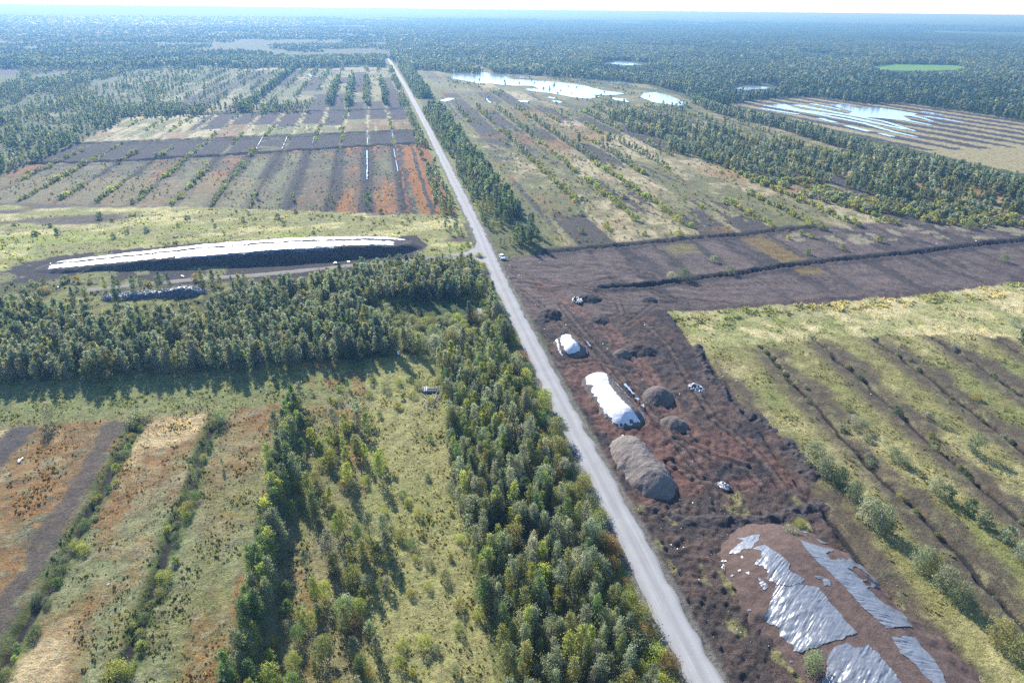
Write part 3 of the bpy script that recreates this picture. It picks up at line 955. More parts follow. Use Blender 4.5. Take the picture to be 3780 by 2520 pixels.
M_WHITE = sheet_mat("white_sheeting", (.62, .635, .66), .4, .08)
M_GREYS = sheet_mat("grey_sheeting", (.165, .18, .205), .33, .06)
M_DARKS = sheet_mat("dark_sheeting", (.10, .115, .15), .4, .05)  # dark plastic; also carries the painted shade of the long pile's face
M_PEAT = soil_mat("peat_heap_soil", (.042, .035, .034), (.072, .060, .056), .7, .3)
M_PEATB = soil_mat("brown_peat", (.085, .058, .048), (.118, .082, .068), .8, .12)
M_GRAV = soil_mat("brown_gravel", (.15, .125, .11), (.21, .18, .16), .9, .22)
M_HEAPB = soil_mat("grey_brown_soil", (.10, .083, .074), (.15, .125, .11), .7, .25)

# long stockpile under white sheets
bigp = Pile((-132, 268), (16, 270.5), 11.5, 10.5, 4.5, flat=.62, endl=14, seed=601, rough=.22, hprof=([0, .12, .4, .62, .85, 1], [.18, .32, .82, 1.0, .80, .35]), wprof=([0, .15, .4, .7, .9, 1], [.62, .8, 1, 1, .85, .6])).build(
    "covered_stockpile", M_PEAT, "long low peat stockpile with white sheets on top behind the forest block", "stockpile", step=.45)
def band(v0, v1, u0, u1, rag=1.0):
    us = np.linspace(u0, u1, 60)
    sc_ = np.interp(us / bigp.L, [0, .15, .4, .7, .9, 1], [.62, .8, 1, 1, .85, .6])
    f = lambda u, v: bigp.a + bigp.d * u + bigp.n * v
    return np.array([f(u, v0 * k) for u, k in zip(us, sc_)] + [f(u, v1 * k) for u, k in zip(us[::-1], sc_[::-1])])
bigp.sheet("white_sheet", [band(-5.6, 1.4, 6, 136)], M_WHITE, step=.4, crease=.10, rag=.5, cs=(.35, .12))
bigp.sheet("white_sheet", [band(3.6, 8.0, 7, 141)], M_WHITE, step=.4, crease=.08, rag=.5, cs=(.3, .1))
bigp.sheet("shaded_sheet", [band(-8.0, -5.7, 52, 112)], M_DARKS, step=.4, crease=.05, rag=.35, cs=(.4, .1))  # dark plastic on the near face, its bluish shade put into the colour
for u0, u1 in ((70, 78), (86, 92), (104, 112), (60, 63)):
    bigp.sheet("white_sheet", [band(2.2, 2.8, u0, u1)], M_WHITE, step=.3, crease=.05, rag=.3)

# two small heaps under white sheets
def zc(pts): return [((2000 + x / kz) / 1.607, (1150 + y / kz) / 1.607) for x, y in pts]
pile2 = Pile((53.6, 151.5), (55.3, 124.5), 4.9, 4.9, 3.3, flat=.12, endl=5.5, seed=621, rough=.16, pw=.85).build("sheeted_heap", M_HEAPB, "longer soil heap under a torn white sheet beside the road", "heap", "white-sheeted heaps beside the road", step=.3)
pile2.sheet("white_sheet", [pile2.at_surf(zc([(600, 690), (690, 700), (730, 740), (780, 830), (830, 900), (900, 980), (960, 1050), (1030, 1110), (1080, 1180), (1140, 1260), (1140, 1285), (1060, 1290), (1040, 1320), (990, 1310), (960, 1290), (945, 1330),
    (950, 1375), (930, 1350), (890, 1360), (870, 1310), (800, 1300), (800, 1230), (760, 1220), (755, 1180), (710, 1180), (715, 1120), (660, 1100), (665, 1070), (630, 1050), (640, 990), (590, 980), (600, 960), (565, 940), (570, 890), (600, 855), (505, 850), (510, 790), (490, 750), (520, 720)]))],
    M_WHITE, holes=[pile2.at_surf(zc([(1015, 1250), (1040, 1245), (1052, 1285), (1020, 1290)])), pile2.at_surf(zc([(895, 1300), (925, 1295), (925, 1325), (900, 1330)]))], step=.16, crease=.055, rag=.12, cs=(.8, .2))
for ln, w_ in (([(400, 740), (440, 712), (480, 700), (530, 700)], .5), ([(392, 765), (410, 800), (430, 850), (458, 892)], .55), ([(485, 955), (515, 1010), (560, 1065)], .8), ([(585, 1115), (610, 1160), (645, 1200)], .6), ([(790, 835), (830, 850)], .5),
               ([(845, 885), (880, 925), (930, 962)], .7), ([(950, 985), (990, 1030), (1030, 1072)], .6), ([(1120, 1175), (1170, 1230), (1212, 1285), (1220, 1325)], .8), ([(868, 1412), (910, 1418), (948, 1412)], .6), ([(1060, 1405), (1100, 1398)], .4),
               ([(1140, 1395), (1190, 1372)], .5), ([(1158, 1342), (1195, 1350), (1225, 1335)], 1.1)):
    pile2.edge_strip(at(zc(ln)), w_, M_WHITE)
pile1 = Pile((51.2, 175.5), (53.2, 162.5), 4.2, 4.2, 2.9, flat=.12, endl=4.5, seed=631, rough=.16, pw=.85).build("sheeted_heap", M_HEAPB, "shorter soil heap under a torn white sheet beside the road", "heap", "white-sheeted heaps beside the road", step=.3)
pile1.sheet("white_sheet", [pile1.at_surf(zc([(250, 280), (310, 275), (350, 310), (390, 340), (420, 370), (440, 400), (450, 430), (440, 460), (400, 470), (370, 485), (340, 485), (320, 490), (290, 485), (270, 455), (250, 430), (260, 400), (220, 385), (230, 360), (210, 350), (215, 310)]))],
            M_WHITE, step=.16, crease=.055, rag=.14, cs=(.8, .2))
for ln, w_ in (([(150, 350), (180, 400), (200, 450), (240, 500)], .8), ([(450, 390), (485, 405)], .6), ([(490, 420), (520, 460), (532, 495)], .7), ([(230, 542), (255, 540)], .4), ([(440, 440), (490, 465)], .4)):
    pile1.edge_strip(at(zc(ln)), w_, M_WHITE)

# gravel heap and peat heaps
Pile((50.8, 121.5), (52.6, 98.5), 4.8, 5.0, 3.9, flat=.10, endl=6.5, seed=641, rough=.5, pw=.9, irr=.2).build("gravel_heap", M_GRAV, "long bare grey-brown gravel heap between the white-sheeted heap and the road bend of dark soil", "heap", step=.25).root['label'] = "long bare grey-brown gravel heap below the larger white-sheeted heap"
for (px, py, l, wd, hh, rz, mt, lab) in (
    (1262, 722, 9, 4.6, 2.0, .4, M_PEAT, "dark peat heap nearest the road, above the shorter white-sheeted heap"), (1352, 686, 10, 3.8, 1.7, .3, M_PEAT, "dark peat heap behind the crumpled sheets"),
    (1378, 733, 8, 3.4, 1.4, .8, M_PEAT, "lumpy dark peat heap right of the reddish track"), (1472, 803, 11, 4.0, 1.7, .4, M_PEAT, "large dark peat heap in the middle of the worked ground"),
    (1428, 812, 5, 3.2, 1.6, 1.0, M_HEAPB, "small grey-brown soil heap right of the shorter white-sheeted heap"), (1512, 908, 8.5, 4.8, 2.6, .6, M_HEAPB, "grey-brown soil heap right of the puddles"),
    (1548, 970, 7, 3.6, 1.5, .9, M_HEAPB, "low grey-brown soil heap below the puddles"), (1490, 688, 6, 2.6, 1.1, .2, M_PEAT, "low ridge of dark peat clods beside the curved wheel tracks")):
    x, y = at1(px, py)
    c, s = math.cos(-rz) * l / 2, math.sin(-rz) * l / 2
    Pile((x - c, y - s), (x + c, y + s), wd, wd, hh, flat=.08, endl=min(4, l * .48), seed=int(650 + px), rough=.55, irr=.36).build("soil_heap", mt, lab, "heap", "soil heaps on the worked ground", step=.25)

# banks of overturned soil along the edge of the worked ground
for line, lab in ((at([(1600, 800), (1625, 850), (1660, 890), (1690, 925), (1735, 955), (1775, 990), (1815, 1020), (1845, 1055), (1870, 1110)]), "dark bank of overturned soil between the red ground and the right grass field"),
                  (at([(1500, 1170), (1560, 1192), (1640, 1195), (1740, 1190), (1820, 1172), (1880, 1160)]), "low dark soil bank along the near edge of the red ground")):
    D0, _ = None, None
    def bh(X, Y, line=line):
        D, S = linedist(line, X + .8 * fbm(X, Y, 6, 2, 701), Y + .8 * fbm(X, Y, 6, 2, 703), 6)
        return .65 * sstep(2.6, .1, D) * (.75 + .7 * fbm(X, Y, 5, 3, 705)) + .35 * fbm(X, Y, 1.4, 3, 707) * sstep(2.6, 1.2, D) - .12
    c = line.mean(0)
    r_ = empty("soil_bank", (c[0], c[1], 0)); tag(r_, lab, "soil bank", "banks of overturned soil")
    o = cells(line[:, 0].min() - 5, line[:, 0].max() + 5, line[:, 1].min() - 5, line[:, 1].max() + 5, .3, lambda X, Y: bh(X, Y) > -.1, lambda X, Y: np.maximum(bh(X, Y), -.3) + zats(X, Y), "bank", M_PEAT)
    o.parent = r_; o.matrix_parent_inverse = Matrix.Translation(-r_.location)

# near stockpile with torn grey sheets
nearp = Pile((65.8, 89), (72.5, 34), 13.0, 13.5, 3.7, flat=.30, endl=17, seed=661, rough=.12, pw=1.0)
nearp.build("torn_sheet_stockpile", M_PEATB, "brown peat stockpile with torn grey sheets on both flanks in the near right corner", "stockpile", step=.3)
kb = 1.445
def bc(pts): return nearp.at_surf([((2580 + x / kb) / 1.607, (1900 + y / kb) / 1.607) for x, y in pts])
SL = [[(200, 120), (240, 115), (320, 102), (325, 130), (290, 150), (280, 180), (240, 175), (215, 205), (155, 212), (165, 190), (210, 155), (235, 135)],
      [(285, 175), (350, 150), (405, 190), (490, 260), (480, 285), (500, 310), (570, 340), (560, 370), (420, 380), (360, 340), (370, 310), (340, 290), (350, 280), (285, 262), (335, 225), (330, 190)],
      [(400, 385), (560, 370), (640, 380), (690, 440), (780, 560), (840, 620), (770, 660), (650, 690), (540, 740), (490, 730), (495, 690), (440, 640), (435, 605), (335, 560), (370, 500), (390, 440)],
      [(685, 745), (720, 700), (790, 675), (850, 715), (885, 675), (960, 740), (1080, 890), (1110, 960), (700, 960), (640, 900), (690, 800)],
      [(525, 125), (590, 150), (640, 165), (700, 180), (770, 215), (850, 260), (950, 350), (965, 385), (900, 390), (1000, 480), (1080, 520), (1140, 600), (1000, 605), (930, 540), (860, 480), (800, 410), (740, 350), (690, 300), (600, 225)],
      [(1020, 640), (1156, 660), (1250, 760), (1300, 850), (1350, 960), (1300, 960), (1160, 800), (1070, 740)]]
HO = [[(680, 200), (720, 185), (770, 205), (780, 230), (740, 243), (690, 225)], [(800, 285), (850, 280), (905, 320), (910, 345), (850, 330)], [(870, 350), (920, 345), (945, 370), (900, 378)]]
for i, q in enumerate(SL):
    nearp.sheet("torn_sheet", [bc(q)], M_GREYS, holes=[bc(h_) for h_ in HO] if i == 4 else (), step=.10, crease=.075, rag=.3, cs=(1.9, .28))
for q in ([(615, 318), (650, 325), (700, 345), (705, 375), (670, 378), (655, 345), (620, 335)], [(310, 320), (340, 345), (380, 380), (350, 405), (325, 375)], [(205, 290), (225, 285), (228, 303), (210, 303)], [(245, 305), (270, 297), (275, 318), (262, 320)],
          [(100, 262), (130, 258), (138, 290), (130, 318), (112, 322), (120, 290)], [(100, 250), (130, 238), (155, 244), (120, 254)], [(160, 322), (182, 312), (188, 326), (172, 330)], [(220, 212), (238, 218), (235, 228), (222, 226)], [(255, 505), (272, 497), (284, 512), (262, 514)],
          [(478, 775), (500, 770), (503, 785), (482, 790)], [(530, 75), (570, 85), (590, 98), (560, 95)], [(610, 112), (660, 140), (710, 155), (650, 150)]):
    nearp.sheet("sheet_scrap", [bc(q)], M_GREYS, step=.12, crease=.08, rag=.08, cs=(2, 1))

# ------------------------------------------------------------------ trees: prototypes
def crown_points(kind, n, rg):
    """leaf clump centres for a crown of a tree of height 1 (fractions of the height), outward direction"""
    if kind == 'birch':
        z = .16 + .84 * rg.random(n) ** .92
        prof = np.where(z < .42, .09 + .065 * (z - .16) / .26, .155 * np.clip((1.03 - z) / .61, 0, 1) ** .65)
    elif kind == 'round':
        z = .06 + .94 * rg.random(n) ** .85
        prof = .37 * np.sqrt(np.clip(1 - (np.maximum(z - .38, 0) / .64) ** 2, .01, 1)) * np.where(z < .38, .62 + 1.0 * z, 1)
    elif kind == 'spruce':
        z = .05 + .95 * rg.random(n) ** 1.25
        prof = .23 * np.clip(1.02 - z, 0.02, 1) ** .9
    else:                                       # bush
        z = .04 + .96 * rg.random(n) ** .8
        prof = .62 * np.sqrt(np.clip(1 - (np.maximum(z - .32, 0) / .70) ** 2, .01, 1)) * np.where(z < .32, .75 + .8 * z, 1)
    return z, prof


def proto(kind, nclump, nleaf, size, seed, tri=True, trunk=False, rnd=.8):
    """leafy crown as loose leaf faces, tree height = 1. returns V, F(k), tint"""
    rg = np.random.default_rng(seed)
    z, prof = crown_points(kind, nclump, rg)
    a = rg.random(nclump) * 2 * math.pi
    lob = 1 + .28 * np.sin(a * 3 + seed + z * 9) + .22 * (rg.random(nclump) - .5)
    rr = prof * np.sqrt(.25 + .75 * rg.random(nclump)) * lob
    lean = .05 * (rg.random(2) - .5)
    c = np.c_[rr * np.cos(a) + lean[0] * z, rr * np.sin(a) + lean[1] * z, z]
    sig = {'birch': .038, 'spruce': .030, 'bush': .095, 'round': .06}[kind]
    P = np.repeat(c, nleaf, 0) + rg.normal(0, 1, (nclump * nleaf, 3)) * sig * np.array([1, 1, .85])
    P[:, 2] = np.clip(P[:, 2], .015, 1.04)
    out = np.repeat(np.c_[np.cos(a), np.sin(a), np.full(nclump, .55)], nleaf, 0)
    nrm = out * .8 + rg.normal(0, rnd, P.shape)
    nrm /= np.linalg.norm(nrm, axis=1)[:, None]
    tng = np.cross(nrm, rg.normal(0, 1, P.shape)); tng /= np.linalg.norm(tng, axis=1)[:, None] + 1e-9
    bt = np.cross(nrm, tng)
    s = size * (.6 + .8 * rg.random(len(P)))[:, None]
    k = 3 if tri else 4
    if tri:
        V = np.stack([P - tng * s * .55 - bt * s * .4, P + tng * s * .55 - bt * s * .35, P + bt * s * .75], 1)
    else:
        V = np.stack([P - tng * s * .5, P - bt * s * .38, P + tng * s * .5, P + bt * s * .38], 1)
    tint = .72 + .56 * rg.random(nclump)
    tint = np.repeat(tint, nleaf) * (.85 + .3 * rg.random(len(P)))
    hue = np.repeat(rg.random(nclump), nleaf)
    tc = np.c_[tint * (.9 + .25 * hue), tint, tint * (1.1 - .3 * hue)]
    T = np.repeat(tc, k, 0); V = V.reshape(-1, 3)
    F = np.arange(len(V)).reshape(-1, k)
    if trunk and tri:
        h = .5; q = .009
        base = np.array([[q, 0, 0], [-q * .5, q * .87, 0], [-q * .5, -q * .87, 0], [q * .5, 0, h], [-q * .25, q * .43, h], [-q * .25, -q * .43, h]])
        tf = np.array([(0, 1, 4), (0, 4, 3), (1, 2, 5), (1, 5, 4), (2, 0, 3), (2, 3, 5)]) + len(V)
        V = np.vstack([V, base]); F = np.vstack([F, tf]); T = np.vstack([T, np.full((6, 3), -1.0)])
    return V, F, T


LODS = {}
for kd in ('birch', 'spruce', 'bush', 'round'):
    sz = {'birch': 1.0, 'spruce': 1.0, 'bush': 2.3, 'round': 1.6}[kd]
    LODS[kd] = [[proto(kd, 60, 10, .043 * sz, 100 + i, trunk=(kd != 'bush')) for i in range(5)],
                [proto(kd, 30, 5, .098 * sz, 200 + i, trunk=(kd == 'birch'), rnd=.6) for i in range(4)],
                [proto(kd, 22, 3, .150 * sz, 300 + i, rnd=.38) for i in range(4)],
                [proto(kd, 13, 2, .25 * sz, 400 + i, rnd=.28) for i in range(4)]]


def merge_trees(name, T, mat, lodf):
    """T: list of dict arrays; one mesh of many trees"""
    Vs, Fs, Ts = [], [], []; off = 0
    x, y, z, h, wd, kd, tint = T
    lod = lodf(np.hypot(x, y)); rot = rng.random(len(x)) * 6.283; var = rng.integers(0, 20, len(x))
    for kind in np.unique(kd):
        for l in range(4):
            ps = LODS[kind][l]
            for vi in range(len(ps)):
                m = (kd == kind) & (lod == l) & (var % len(ps) == vi)
                if not m.any(): continue
                V, F, tc = ps[vi]
                n = m.sum(); c, s = np.cos(rot[m]), np.sin(rot[m])
                sx = (h[m] * wd[m])[:, None]
                px = (V[:, 0][None] * c[:, None] - V[:, 1][None] * s[:, None]) * sx + x[m][:, None]
                py = (V[:, 0][None] * s[:, None] + V[:, 1][None] * c[:, None]) * sx + y[m][:, None]
                pz = V[:, 2][None] * h[m][:, None] + z[m][:, None]
                Vs.append(np.stack([px, py, pz], -1).reshape(-1, 3).astype(np.float32))
                col = np.where(tc[None, :, :] < 0, np.array([.34, .32, .29])[None, None], tc[None] * tint[m][:, None, :])
                Ts.append(col.reshape(-1, 3).astype(np.float32))
                Fs.append((F[None] + (np.arange(n) * len(V))[:, None, None] + off).reshape(-1, 3).astype(np.int32))
                off += n * len(V)
    if not Vs: return None
    return mesh_np(name, np.vstack(Vs), np.vstack(Fs), mat, attrs={"tint": np.vstack(Ts)})


# ------------------------------------------------------------------ trees: where they stand
TREES = {k: [] for k in ('x', 'y', 'h', 'w', 'kind', 'tone', 'zone')}
TONES = {'grey': (.245, .275, .18), 'olive': (.24, .255, .10), 'dark': (.135, .175, .105), 'lime': (.33, .37, .10),
         'yellow': (.33, .30, .085), 'silver': (.31, .335, .25), 'pine': (.08, .12, .075), 'deep': (.155, .225, .085), 'rust': (.26, .17, .07)}
TN = list(TONES)


def put(x, y, h, w, kind, tone, zone):
    TREES['x'].append(x); TREES['y'].append(y); TREES['h'].append(h); TREES['w'].append(w)
    TREES['kind'].append(kind); TREES['tone'].append(tone); TREES['zone'].append(zone)


def jgrid(x0, x1, y0, y1, s, keep=1.0):
    xs = np.arange(x0, x1, s); ys = np.arange(y0, y1, s)
    X, Y = np.meshgrid(xs, ys); X = X.ravel() + rng.uniform(-.5, .5, X.size) * s * .95; Y = Y.ravel() + rng.uniform(-.5, .5, Y.size) * s * .95
    m = rng.random(X.size) < keep
    return X[m], Y[m]


def scatter(X, Y, h0, h1, tones, zone, kind='birch', w=(.85, 1.2), conifer=0.0, ctone='pine'):
    cf = np.full(len(X), conifer)
    if zone == 'far':
        cf = np.clip(conifer + .75 * fbm(X, Y, 190, 3, 287), 0, .95)
    for x, y, conifer in zip(X, Y, cf):
        kd = 'spruce' if rng.random() < conifer else kind
        tn = ctone if kd == 'spruce' else tones[rng.integers(len(tones))]
        u = rng.random()
        put(x, y, h0 + (h1 - h0) * u, rng.uniform(*w), kd, tn, zone)


# grove beside the road
X, Y = jgrid(7, 38.5, 52, 166, 2.4, .93)
m = (X > 10.5 + 2.5 * fbm(X, Y, 14, 2, 201)) & (X < 37.4 - 1.0 * (Y > 120)) & (Y < 164 + 3 * fbm(X, Y, 8, 2, 203)) & ~((X < 11.5) & (Y > 138) & (Y < 158))
X, Y = X[m], Y[m]
low = X > 33.5 - 2 * (Y > 100)
dens = fbm(X, Y, 9, 2, 205)
m2 = ~low & (dens > -.62)
scatter(X[m2], Y[m2], 4.4, 8.2, ['grey', 'grey', 'olive', 'olive', 'silver', 'silver', 'deep', 'lime'], 'grove', conifer=.03, w=(.75, 1.1))
scatter(X[low], Y[low], 1.6, 3.6, ['olive', 'lime', 'deep', 'grey', 'rust'], 'grove edge', kind='bush', w=(.8, 1.2))
X, Y = jgrid(9, 36, 54, 163, 4.2, .75); m = (X > 12 + 2.5 * fbm(X, Y, 14, 2, 201)); X, Y = X[m], Y[m]
scatter(X, Y, 3.6, 6.0, ['grey', 'silver', 'olive', 'silver', 'lime', 'grey'], 'grove', kind='round', w=(.8, 1.0))
# light birches and the lane
X, Y = jgrid(-21, -2, 56, 142, 3.4, .8)
m = (fbm(X, Y, 11, 2, 207) > -.15) & (X < -1 - 3.5 * (Y > 115))
X, Y = X[m], Y[m]
q_ = rng.random(len(X)) < .45
scatter(X[~q_], Y[~q_], 3.8, 7.0, ['lime', 'lime', 'olive', 'grey', 'deep'], 'light strip', w=(.9, 1.25))
scatter(X[q_], Y[q_], 2.2, 4.2, ['lime', 'lime', 'olive', 'silver', 'deep'], 'light strip', kind='round', w=(.8, 1.05))
X, Y = jgrid(-21, 9, 56, 158, 4.2, .5)
scatter(X, Y, .9, 2.0, ['lime', 'olive', 'deep', 'yellow', 'grey'], 'lane scrub', kind='bush', w=(.7, 1.2))
# tall row
for yy in np.arange(58, 152, 1.75):
    for q in range(2):
        put(-25.2 + rng.normal(0, 1.25) - .8 * q + .012 * (yy - 100), yy + rng.uniform(-.8, .8), rng.uniform(5.6, 8.8) * (1 if yy < 136 else .85), rng.uniform(.85, 1.15),
            'birch', ['deep', 'deep', 'grey', 'lime', 'dark'][rng.integers(5)], 'tall row')
# forest block
LOWZ = at([(865, 690), (1112, 690), (1140, 782), (905, 790), (868, 740)])
FBP = at([(-60, 725), (60, 715), (170, 742), (245, 748), (475, 744), (490, 705), (600, 684), (700, 668), (850, 632), (980, 622), (1085, 613), (1108, 655),
          (1130, 690), (1190, 795), (1000, 813), (800, 833), (400, 860), (-60, 888)])
X, Y = jgrid(-215, 40, 168, 262, 2.75, .95)
dT, _ = linedist(TRACK, X, Y, 12)
m = inpoly(FBP, X, Y) & ~inpoly(LOWZ, X, Y) & (dT > 4.2) & (X < 35)
m &= ~((X > -6) & (Y < 196) & (fbm(X, Y, 7, 2, 211) > .15)) & ~(inpoly(at([(380, 705), (840, 690), (900, 735), (860, 745), (560, 712)]), X, Y) & (fbm(X, Y, 8, 2, 213) > .1))
X, Y = X[m], Y[m]
scatter(X, Y, 5.0, 8.6, ['grey', 'grey', 'silver', 'silver', 'dark', 'grey', 'olive', 'dark', 'grey'], 'forest block', w=(.85, 1.25), conifer=.07)
X, Y = jgrid(-215, 40, 168, 262, 4.6, .9); m = inpoly(FBP, X, Y) & ~inpoly(LOWZ, X, Y); X, Y = X[m], Y[m]
scatter(X, Y, 4.0, 6.5, ['silver', 'grey', 'silver', 'olive'], 'forest block', kind='round', w=(.75, 1.0))
X, Y = jgrid(-10, 34, 172, 215, 2.2, .8); m = inpoly(LOWZ, X, Y) & ~inpoly(CLEAR, X, Y)
scatter(X[m], Y[m], 1.2, 2.6, ['silver', 'grey', 'olive', 'lime'], 'forest edge', kind='bush')
X, Y = jgrid(20, 37, 172, 250, 2.6, .75)
m = ~inpoly(CLEAR, X, Y) & (X < 36.3) & (X > 31 - 6 * (Y < 200))
scatter(X[m], Y[m], 1.5, 3.4, ['olive', 'lime', 'grey', 'rust', 'deep'], 'forest edge', kind='bush')
PG = at([(180, 690), (240, 662), (370, 656), (590, 646), (600, 664), (480, 664), (380, 664), (240, 676)])
X, Y = jgrid(-160, -40, 225, 275, 3.6, .7); m = inpoly(PG, X, Y); scatter(X[m], Y[m], 3, 6, ['grey', 'olive', 'dark'], 'track side')
X, Y = jgrid(-200, -40, 235, 282, 5, .35); m = inpoly(at([(0, 640), (330, 640), (560, 636), (700, 632), (560, 650), (200, 668), (60, 690), (0, 690)]), X, Y)
scatter(X[m], Y[m], 1.2, 2.6, ['lime', 'yellow', 'olive', 'grey'], 'track scrub', kind='bush')
# both sides of the far road
X, Y = jgrid(47.2, 67, 262, 1230, 3.1, .9)
m = ~((Y > 690) & (Y < 790)) & (X < 65.5) & (fbm(X, Y, 16, 2, 221) > -.5)
X, Y = X[m], Y[m]; tall = X > 55.5 - 3 * (Y > 500)
scatter(X[tall], Y[tall], 6, 10.2, ['dark', 'dark', 'grey', 'deep'], 'road belt', conifer=.12)
scatter(X[~tall], Y[~tall], 2.4, 5.2, ['olive', 'grey', 'dark', 'deep'], 'road belt', w=(1.0, 1.5))
X, Y = jgrid(24.5, 37.2, 286, 1235, 3.3, .8)
m = (X > 27 + 2.5 * fbm(X, Y, 40, 2, 223) + 1.5 * (Y > 500)) & (fbm(X, Y, 30, 2, 225) > -.45) & (X < 36.4)
scatter(X[m], Y[m], 2.6, 6.0, ['grey', 'dark', 'olive', 'silver', 'deep'], 'road side', w=(1.0, 1.4))
# bush rows in the right fields
for kq in range(0, 13):
    xd = 80 + 20 * kq
    y = 262.0
    while y < 700:
        y += rng.uniform(2.6, 5.2) * (1 + .15 * (y > 420))
        pres = float(fbm(np.array([kq * 41.0]), np.array([y + kq * 300]), 55, 2, 231)[0])
        if y < 275 and kq < 5: continue
        if kq == 0 and y < 560: continue
        if pres < -.28: continue
        x = xd + rng.normal(0, .8) + .006 * (y - 260)
        if y < 415 + 40 * math.sin(kq) or pres < .0:
            put(x, y, rng.uniform(1.7, 3.0), rng.uniform(.85, 1.2), 'bush', ['olive', 'yellow', 'lime', 'olive', 'olive', 'lime'][rng.integers(6)], 'ditch row')
        else:
            put(x, y, rng.uniform(3.2, 6.4), rng.uniform(1.0, 1.4), 'birch', ['grey', 'dark', 'olive', 'silver'][rng.integers(4)], 'ditch row')
X, Y = jgrid(95, 330, 270, 1000, 16, .25)
scatter(X, Y, 1.0, 2.6, ['olive', 'grey', 'lime'], 'field scrub', kind='bush')
X, Y = jgrid(70, 330, 264, 700, 4.2, .55); m = (fbm(X, Y, 26, 3, 233) > -.25) & (X < 320)
scatter(X[m], Y[m], .35, 1.15, ['olive', 'grey', 'silver', 'rust', 'lime', 'olive'], 'field scrub', kind='bush')
X, Y = jgrid(-330, 24, 300, 505, 3.4, .6); m = (Y > 328 - .27 * X) & (Y < 503 + .2 * X) & (fbm(X, Y * .4, 14, 3, 235) > -.1)
scatter(X[m], Y[m], .3, .95, ['silver', 'grey', 'silver', 'olive', 'rust'], 'field scrub', kind='bush')
X, Y = jgrid(-360, 24, 568, 1235, 6.5, .5); m = (fbm(X, Y * .4, 30, 3, 237) > -.1)
scatter(X[m], Y[m], .5, 1.6, ['grey', 'olive', 'silver'], 'field scrub', kind='bush')
for (px, py, hh) in ((1400, 330, 9), (1383, 335, 7), (1330, 328, 8), (1290, 268, 7), (1212, 305, 7), (1395, 338, 8)):
    x, y = at1(px, py); put(x, y, hh, 1.05, 'birch', 'dark', 'field tree')
LAKE = lambda X, Y: inpoly(LAKEP, X, Y)
X, Y = jgrid(100, 480, 560, 1200, 6.0, .8)
m = inpoly(at([(1000, 172), (1330, 180), (1480, 194), (1590, 232), (1570, 255), (1480, 262), (1390, 262), (1270, 235), (1100, 215), (1010, 200)]), X, Y) & (fbm(X, Y * .5, 30, 3, 239) > .28) & ~LAKE(X, Y)
scatter(X[m], Y[m], .6, 2.2, ['olive', 'grey', 'silver', 'olive', 'dark'], 'field scrub', kind='bush')
# woods on the right
RW1 = at([(1390, 268), (1470, 262), (1560, 285), (1650, 300), (1800, 330), (1971, 372), (2186, 415), (2420, 470), (2420, 520), (2200, 470), (2043, 462), (1900, 418), (1743, 412), (1640, 378), (1540, 350), (1440, 300)])
RWA = at([(1588, 228), (1640, 250), (1800, 287), (1971, 338), (2186, 390), (2440, 455), (2440, 478), (2186, 416), (1971, 356), (1800, 300), (1640, 260), (1584, 236)])
RW2 = at([(1650, 380), (1740, 410), (1900, 418), (2043, 462), (2220, 480), (2420, 520), (2420, 560), (2200, 520), (2050, 500), (1950, 480), (1840, 450), (1750, 430)])
X, Y = jgrid(150, 760, 225, 800, 3.9, .95)
a = inpoly(RWA, X, Y); c = inpoly(RW1, X, Y) & ~a & (fbm(X, Y, 45, 3, 241) + .7 * np.sin((X - 80) / 20 * 6.283 + 1.57) > -.12)
scatter(X[a], Y[a], 5.5, 9, ['grey', 'dark', 'dark', 'silver'], 'right woods', w=(.9, 1.25))
scatter(X[c], Y[c], 4, 8, ['grey', 'dark', 'dark', 'olive', 'silver'], 'right woods', w=(.95, 1.3), conifer=.08)
d = inpoly(RW2, X, Y) & ~c & (fbm(X, Y, 30, 2, 243) > -.1)
scatter(X[d], Y[d], 1.6, 3.6, ['olive', 'olive', 'grey', 'lime', 'silver', 'olive', 'yellow', 'grey'], 'right scrub', kind='bush')
X, Y = jgrid(200, 420, 228, 330, 5, .8); e = inpoly(at([(1930, 480), (2060, 500), (2420, 500), (2420, 478), (2060, 440)]), X, Y) & (fbm(X, Y, 22, 2, 245) > -.1)
scatter(X[e], Y[e], 3, 6, ['grey', 'dark', 'olive'], 'right woods')
for (px, py, hh, tn) in ((1572, 640, 4.2, 'dark'), (1676, 628, 3.2, 'grey'), (1540, 640, 2.4, 'silver'), (1640, 600, 2.4, 'silver'), (1855, 583, 2.2, 'olive'), (2305, 600, 3, 'grey'), (1862, 545, 2.2, 'olive'),
                          (1838, 538, 2, 'olive'), (1935, 572, 2.2, 'olive'), (2020, 555, 2.6, 'olive'), (1810, 548, 1.8, 'lime')):
    x, y = at1(px, py); put(x, y, hh, 1.0, 'bush', tn, 'peat field bush')
